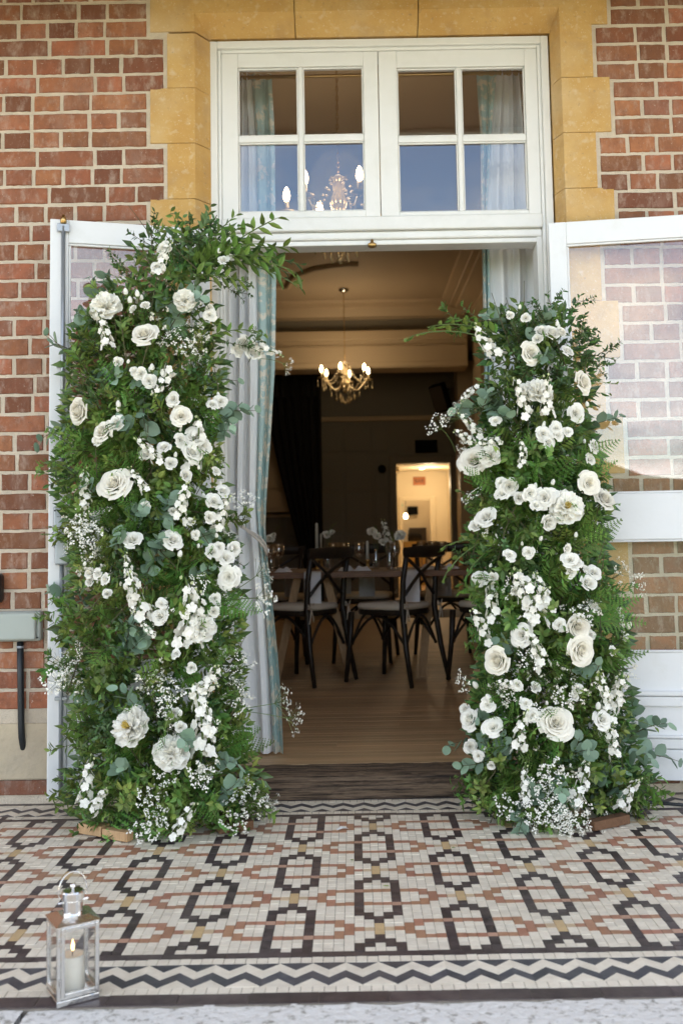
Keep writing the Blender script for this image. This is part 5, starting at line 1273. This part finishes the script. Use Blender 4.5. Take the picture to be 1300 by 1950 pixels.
exL = dict(euc=[(160, 575, -.6, .7), (150, 610, -.8, .3), (125, 650, -.9, .1), (95, 672, -1, 0), (175, 545, -.5, .9), (205, 520, -.3, 1), (250, 730, .1, -.2), (235, 775, 0, .4), (255, 810, -.1, -.6), (265, 940, .2, .4), (350, 545, .6, .4), (340, 560, .3, .7), (440, 770, .8, .0), (455, 775, 1, .1), (425, 790, .6, .6), (225, 1200, 0, .4), (210, 1010, -.3, .5), (285, 1050, .2, .6), (270, 1330, 0, .5), (85, 800, -1, 0), (265, 1240, .3, .1), (375, 1390, .4, .4), (420, 1420, .5, .3), (440, 1530, .6, .1), (200, 1475, -.3, .1), (150, 930, -.6, .4), (110, 1135, -1, .3), (205, 745, .2, -.3), (290, 940, -.2, .5), (330, 960, .5, .3), (180, 1330, -.5, .2), (360, 1080, .3, .6), (300, 1000, 0, .7), (430, 700, .8, .3), (385, 1000, .6, .5)],
  long=[(545, 470, 1, .1, 'ruscus', 1.1), (500, 440, .9, .4, 'ruscus', 1), (470, 460, .9, .3, 'ruscus', .9), (410, 398, .4, 1, 'ruscus', .9), (455, 430, .8, .6, 'ruscus', 1), (320, 440, -.4, .9, 'ruscus', .8), (440, 505, .9, .1, 'ruscus', .9), (270, 520, -.6, .6, 'ruscus', .8), (210, 540, -.7, .6, 'bush', 1), (300, 450, -.3, 1, 'rusmid', .8), (478, 422, .9, .75, 'ruscus', 1.0), (535, 488, 1, -.05, 'ruscus', 1.05), (520, 455, 1, .25, 'ruscus', 1.0), (498, 470, .9, .2, 'ruscus', .9), (440, 410, .6, 1, 'ruscus', .9), (385, 392, .1, 1, 'ruscus', .8), (340, 405, -.3, 1, 'ruscus', .8), (365, 420, .3, .9, 'ruscus', .8), (420, 440, .7, .6, 'ruscus', .8), (262, 412, -.35, 1, 'dark', 1.1), (240, 470, -.2, 1, 'dark', 1), (250, 500, -.4, .7, 'rusmid', .8), (285, 440, -.5, .8, 'ruscus', .7), (450, 520, .8, -.1, 'dark', .8), (290, 490, -.2, .9, 'ruscus', .8), (470, 545, .9, -.2, 'dark', .9), (490, 640, 1, .1, 'dark', 1), (475, 600, .9, .4, 'rusmid', .8),
        (100, 850, -1, .1, 'bush', 1), (100, 900, -1, -.1, 'bush', 1), (102, 1010, -.9, .3, 'bush', 1), (95, 1175, -1, .1, 'bush', 1), (100, 1290, -1, 0, 'bush', 1), (118, 1430, -.9, .2, 'bush', 1), (108, 1515, -1, .1, 'bush', 1), (512, 1130, 1, .15, 'umbel', 1.3), (548, 675, 1, .1, 'umbel', .8), (500, 1095, .9, .5, 'umbel', 1.2), (535, 1335, 1, .2, 'umbel', 1.4), (560, 1365, 1, -.1, 'umbel', 1.2), (480, 1290, .9, .3, 'umbel', 1.2), (515, 1510, 1, .2, 'umbel', 1), (455, 975, .9, .2, 'bush', 1), (495, 1175, .9, -.3, 'fern', .8), (505, 1400, .9, .3, 'fern', .9), (520, 1440, 1, 0, 'fern', .9), (505, 1545, 1, .1, 'bush', 1), (165, 1575, -.8, .1, 'bush', 1), (330, 1598, .2, .1, 'bush', 1)],
  planks=[((-.885, -.40, .003), (.05, .022, .034), rad(-28), 'pale_wood'), ((-.79, -.465, .003), (.055, .016, .030), rad(-30), 'pale_wood'), ((-.42, -.38, .003), (.06, .035, .03), rad(24), 'bark')])
ORGL = (-.62, -.30, 0)
floral('tall floral column of roses, peonies and greenery before the left door, trailing leaves arching from its top', silL, -.29, .13, .22, ORGL, flL, spL, umL, exL, 21, 0)
silR = [(590, 960, 1090), (610, 925, 1120), (640, 908, 1135), (690, 905, 1138), (750, 905, 1132), (810, 902, 1128), (870, 895, 1145), (930, 900, 1158), (990, 885, 1160), (1040, 880, 1158), (1090, 895, 1165), (1140, 905, 1185), (1190, 900, 1195), (1240, 902, 1195), (1290, 898, 1195), (1340, 890, 1200), (1390, 892, 1215), (1440, 888, 1232), (1490, 884, 1248), (1525, 898, 1240), (1550, 925, 1215), (1575, 985, 1165), (1590, 1040, 1120)]
flR = [(1010, 672, 21, 'rose'), (1080, 668, 12, 'rosew'), (1100, 1194, 25, 'rose'), (1105, 1238, 29, 'rose'), (1058, 1377, 31, 'rose'), (945, 1258, 28, 'rose'), (1121, 920, 21, 'rose'), (1150, 950, 23, 'rose'), (902, 877, 29, 'rose'), (932, 868, 22, 'peony'), (992, 1210, 20, 'rosew'), (1026, 745, 28, 'peony'), (1000, 740, 14, 'rosew'), (1110, 728, 22, 'rose'), (1078, 965, 33, 'peonyo'), (1045, 995, 17, 'rosew'), (1096, 787, 17, 'rosew'), (1034, 826, 14, 'rosew'), (1058, 815, 12, 'rosew'), (1044, 842, 13, 'rosew'), (1062, 828, 12, 'rosew'), (1080, 822, 10, 'rosew'), (1130, 850, 14, 'rosew'),
       (1030, 630, 14, 'rosew'), (1050, 633, 17, 'rosew'), (1068, 632, 13, 'rosew'), (1022, 645, 11, 'rosew'), (970, 927, 18, 'rosew'), (955, 940, 14, 'rosew'), (988, 948, 13, 'rosew'), (1010, 940, 15, 'rosew'), (1036, 948, 19, 'rosew'), (1020, 962, 12, 'rosew'), (1050, 940, 12, 'rosew'), (1120, 1110, 17, 'rosew'), (1130, 1090, 14, 'rosew'), (1084, 1066, 15, 'rosew'), (1095, 1072, 13, 'rosew'), (1080, 1045, 10, 'rosew'), (970, 1057, 12, 'rosew'), (1005, 1052, 11, 'rosew'), (915, 1102, 14, 'rosew'), (938, 1100, 11, 'rosew'), (885, 1352, 13, 'rosew'), (893, 1370, 19, 'rosew'), (938, 1385, 18, 'rosew'), (928, 1343, 13, 'rosew'), (1014, 1362, 13, 'rosew'), (1000, 1340, 11, 'rosew'), (896, 1422, 14, 'rosew'), (990, 1380, 10, 'bud'), (1146, 1370, 17, 'rosew'), (1138, 1345, 9, 'bud'), (1065, 1190, 12, 'rosew'), (1190, 1215, 10, 'bud'), (1196, 1192, 9, 'bud'), (905, 1305, 9, 'bud'), (1000, 605, 10, 'rosew'), (970, 600, 9, 'rosew'), (925, 985, 20, 'rosew'), (905, 1000, 14, 'rosew'), (930, 1330, 10, 'bud'), (985, 1305, 10, 'rosew'), (910, 1440, 10, 'rosew')]
spR = [(1025, 1195, 1015, 1075), (1000, 1150, 985, 1080), (1045, 1165, 1030, 1090), (1035, 1270, 1020, 1190), (950, 680, 885, 632), (905, 740, 868, 758), (912, 830, 884, 775), (905, 850, 872, 808), (1165, 1350, 1185, 1275), (1155, 1400, 1172, 1315), (1180, 1340, 1160, 1290), (940, 1180, 918, 1095), (985, 1310, 945, 1285), (925, 1220, 912, 1150), (950, 840, 905, 830), (1170, 1440, 1165, 1370)]
umR = [(1120, 1165, 4), (1160, 1110, 3), (1010, 1430, 2), (1000, 1530, 6), (1080, 1555, 7), (1040, 1520, 3), (1070, 1330, 3), (990, 1270, 4), (1060, 1270, 3), (885, 830, 3), (1185, 1250, 2), (1120, 1560, 3), (940, 1300, 3)]
exR = dict(euc=[(905, 760, -.4, .2), (920, 790, -.2, -.3), (915, 740, -.5, .6), (935, 815, 0, -.5), (975, 570, -.2, 1), (960, 590, -.4, .9), (1030, 600, .3, .9), (1065, 690, .1, -.2), (900, 1340, -.7, .6), (880, 1400, -1, .1), (905, 1440, -.5, .2), (920, 1480, -.4, -.3), (950, 1440, -.1, .3), (1000, 1540, -.1, 0), (1030, 1560, 0, .1), (1090, 1480, .2, .2), (1130, 1430, .4, .3), (1160, 1470, .6, .2), (1225, 1370, .8, .8), (1240, 1350, .7, 1), (1265, 1420, 1, .3), (1210, 1410, .9, .6), (1180, 1520, .7, 0), (1120, 1400, .3, .5), (1110, 1290, .2, -.2), (985, 1230, -.3, .2), (1060, 1540, .3, .1), (1150, 790, .5, .3)],
  long=[(815, 592, -1, .45, 'rusmid', 1.1), (850, 585, -1, .5, 'rusmid', 1), (862, 600, -.95, .1, 'bush', 1), (880, 585, -.7, .5, 'rusmid', .8), (838, 1042, -1, -.2, 'rusmid', 1), (860, 1000, -.9, .3, 'rusmid', .9), (872, 1060, -.9, -.3, 'rusmid', .9), (1065, 560, .15, 1, 'dark', 1), (1110, 560, .5, .9, 'dark', .9), (1040, 575, -.1, 1, 'dark', .9), (1135, 610, .7, .7, 'dark', 1), (1165, 660, 1, .15, 'dark', 1.05), (1168, 690, 1, -.2, 'dark', 1), (1130, 640, .9, .2, 'dark', .9), (960, 600, -.3, .9, 'dark', .9), (985, 610, -.2, 1, 'dark', 1), (1000, 590, 0, 1, 'dark', .9), (880, 920, -1, .2, 'fern', .8), (1175, 900, 1, .1, 'fern', .7), (1165, 840, .8, .5, 'fern', .7), (1175, 1000, .8, .5, 'fern', .8), (1210, 1150, 1, .3, 'fern', .8), (1215, 1180, 1, -.1, 'fern', .8), (1218, 1270, 1, -.1, 'fern', .8), (885, 1215, -1, .1, 'fern', .8), (900, 1180, -.9, .5, 'fern', .7), (1140, 760, .5, -.8, 'rusmid', .7), (880, 1275, -.8, .2, 'umbel', 1), (862, 800, -1, .4, 'umbel', 1.2), (870, 1510, -1, -.1, 'bush', .9), (880, 1490, -.9, .2, 'bush', 1), (1255, 1500, 1, .1, 'bush', 1), (1240, 1530, 1, 0, 'bush', 1), (890, 1140, -.9, .3, 'bush', 1), (1205, 1335, .9, .4, 'rusmid', .8)],
  planks=[((.83, -.42, .003), (.08, .02, .03), rad(30), 'bark'), ((.72, -.34, .003), (.05, .02, .03), rad(-15), 'pale_wood')])
ORGR = (.72, -.27, 0)
floral('shorter floral column of white roses, delphinium and ferns before the right door', silR, -.25, .12, .22, ORGR, flR, spR, umR, exR, 57, 1)

# vases of flowers on the table
def vase(px, yy_, lab, items, h=.13, r=.022):
    t = thing('bud_vase', lab, 'vase', on_table(px, yy_)); rr = random.Random(px)
    MB().lathe([(r * .8, 0), (r, .01), (r, h * .6), (r * .45, h * .85), (r * .55, h), (r * .5, h), (r * .4, h * .85)], 14).obj('bottle', 'stemware', t, smooth=True)
    bq = MB()
    for kind, x_px, y_px, s in items:
        p = at(x_px, y_px, yy_) - t.location; bq.tube([(0, 0, .01), (p.x * .3, 0, p.z * .5), p], .002, 4)
        if kind == 'stock': link('stock_spike', MS['stock'][0], t, Vector((p.x, 0, p.z)), quat_dir((p.x * .4, -.05, 1), rr), s)
        elif kind == 'leafy': link('leafy_sprig', rr.choice(MS['rusmid']), t, p, quat_dir((p.x * 2 + rr.uniform(-.4, .4), -.1, 1), rr), s)
        else: link(kind if kind != 'rosew' else 'rose', rr.choice(MS[kind]), t, p, quat_dir((rr.uniform(-.3, .3), -.8, .5), rr), s)
    bq.obj('stem', 'stem', t)
vase(742, 2.62, 'glass vase with a tall white flower spike and a white peony', [('stock', 738, 1035, 1.0), ('peony', 761, 1019, .042), ('rose', 728, 1032, .026), ('leafy', 748, 1035, .35)])
vase(716, 2.78, 'glass vase with two cream roses between the candle and the tall white flower spike', [('rose', 708, 1012, .03), ('rose', 718, 1020, .026), ('leafy', 722, 1028, .4)])
vase(624, 2.8, 'glass vase with a few cream blooms just right of the tall candle', [('rosew', 622, 1018, .026), ('rosew', 632, 1013, .02), ('leafy', 626, 1022, .4)])
vase(516, 2.8, 'glass vase with cream blooms and dark leaves beside the left curtain', [('rosew', 514, 1025, .028), ('rosew', 520, 1020, .02), ('leafy', 519, 1022, .45)])
# a few leaves dropped on the tiles
for px, py, lab in ((742, 1688, 'small green leaf fallen on a dark tile in the middle of the floor'), (668, 1637, 'tiny leaf fragment on the pale tiles before the sill'), (868, 1614, 'small dark leaf on the pale tiles near the right floral column'), (330, 1620, 'fallen leaf on the tiles in front of the left floral column')):
    p = atz(px, py, .0015); t = thing('fallen_leaf', lab, 'leaf', p, R.uniform(0, 6)); q = MB(); leaf(q, (0, 0, .001), (1, 0, .05), (0, 0, 1), .022, .010, 0, .3, -.1); q.obj('blade', 'leaf_olive', t)

# ================================================================== lantern
pa, pb_, pc = atz(101, 1922, -.002), atz(185, 1906, -.002), atz(84, 1886, -.002)
ux = (pb_ - pa); uw = ux.length; ang = math.atan2(ux.y, ux.x) + rad(9); uy = Vector((-ux.y, ux.x, 0)).normalized(); ud = max(.085, uw * .98)
ctr = pa + ux / 2 + uy * ud / 2
ln = thing('candle_lantern', 'square silver glass lantern on the terrace edge with a candle inside', 'lantern', (ctr.x, ctr.y, 0), ang)
a, d_ = uw / 2, ud / 2; hB = .165
def lb(name, m, *bx, bev=.0015):
    q = MB(); q.box(*bx); return q.obj(name, m, ln, bevel=bev)
lb('base', 'nickel', -a, a, -d_, d_, .0, .012); lb('foot_rim', 'nickel', -a + .004, a - .004, -d_ + .004, d_ - .004, .0121, .016)
p_ = .009
for sx in (-1, 1):
    for sy in (-1, 1): lb('corner_post', 'nickel', min(sx * a, sx * (a - p_)), max(sx * a, sx * (a - p_)), min(sy * d_, sy * (d_ - p_)), max(sy * d_, sy * (d_ - p_)), .0122, hB)
for sy in (-1, 1):
    lb('top_frame', 'nickel', -a + p_, a - p_, min(sy * d_, sy * (d_ - p_)), max(sy * d_, sy * (d_ - p_)), hB - .012, hB); lb('bottom_frame', 'nickel', -a + p_, a - p_, min(sy * d_, sy * (d_ - p_)), max(sy * d_, sy * (d_ - p_)), .0165, .026)
    lb('pane', 'lantern_glass', -a + p_, a - p_, sy * (d_ - .005) - .001, sy * (d_ - .005) + .001, .026, hB - .012, bev=0)
for sx in (-1, 1):
    lb('top_frame', 'nickel', min(sx * a, sx * (a - p_)), max(sx * a, sx * (a - p_)), -d_ + p_, d_ - p_, hB - .012, hB); lb('bottom_frame', 'nickel', min(sx * a, sx * (a - p_)), max(sx * a, sx * (a - p_)), -d_ + p_, d_ - p_, .0165, .026)
    lb('pane', 'lantern_glass', sx * (a - .005) - .001, sx * (a - .005) + .001, -d_ + p_, d_ - p_, .026, hB - .012, bev=0)
# hinged front door frame, proud of the body
f_ = .008; y0_ = -d_ - .0035; y1_ = -d_ - .0003
for bx in ((-a + .008, -a + .008 + f_, .018, hB - .004), (a - f_ - .002, a - .002, .018, hB - .004), (-a + .0165, a - f_ - .0025, .018, .026), (-a + .0165, a - f_ - .0025, hB - .012, hB - .004)):
    lb('door_frame', 'nickel', bx[0], bx[1], y0_, y1_, bx[2], bx[3], bev=.001)
q = MB()
for z in (.05, .13): q.tube([(-a + .006, y0_ - .001, z - .008), (-a + .006, y0_ - .001, z + .008)], .002, 6)
q.obj('hinge', 'nickel', ln)
q = MB(); e = .003; c_ = .027; q.add([(-a - e, -d_ - e, hB), (a + e, -d_ - e, hB), (a + e, d_ + e, hB), (-a - e, d_ + e, hB), (-c_, -c_, hB + .010), (c_, -c_, hB + .010), (c_, c_, hB + .010), (-c_, c_, hB + .010)], [(0, 1, 5, 4), (1, 2, 6, 5), (2, 3, 7, 6), (3, 0, 4, 7), (4, 5, 6, 7), (3, 2, 1, 0)]); q.obj('roof', 'nickel', ln)
MB().lathe([(.0215, .0), (.0215, .036), (.0245, .037), (.0245, .052), (.0225, .055), (0, .0555)], 24, (0, 0, hB + .002)).obj('chimney', 'chrome', ln, smooth=False, bevel=.0008)
q = MB(); q.lathe([(.0035, 0), (.0035, .004), (.006, .005), (.007, .009), (.005, .013), (0, .014)], 14, (0, 0, hB + .0576)); q.obj('knob', 'chrome', ln, smooth=True)
q = MB(); q.tube([(.031 * math.cos(t), 0, hB + .044 + .040 * max(-.3, math.sin(t)) + .012) for t in [-.5 + (math.pi + 1.0) * k / 24 for k in range(25)]], .0013, 6, cap=True); q.obj('handle', 'chrome', ln, smooth=True)
q = MB(); q.tube([(-.033, 0, hB + .034), (.033, 0, hB + .034)], .002, 6); q.obj('handle_pin', 'chrome', ln)
cn = thing('pillar_candle', 'lit white pillar candle standing inside the silver lantern', 'candle', ln.matrix_basis @ Vector((-.002, -.004, .0165)), ang)
hC = .073; MB().lathe([(.026, 0), (.0265, .002), (.0265, hC - .003), (.025, hC), (.022, hC - .0015), (.012, hC - .004), (0, hC - .005)], 28).obj('wax', 'wax', cn, smooth=True)
MB().tube([(0, 0, hC - .005), (.001, 0, hC + .004), (.0015, 0, hC + .008)], .0009, 5).obj('wick', 'wick', cn)
MB().lathe([(0, 0), (.0025, .003), (.0038, .008), (.0028, .016), (.001, .023), (0, .025)], 10, (.001, 0, hC + .005)).obj('flame', 'flame', cn, smooth=True)
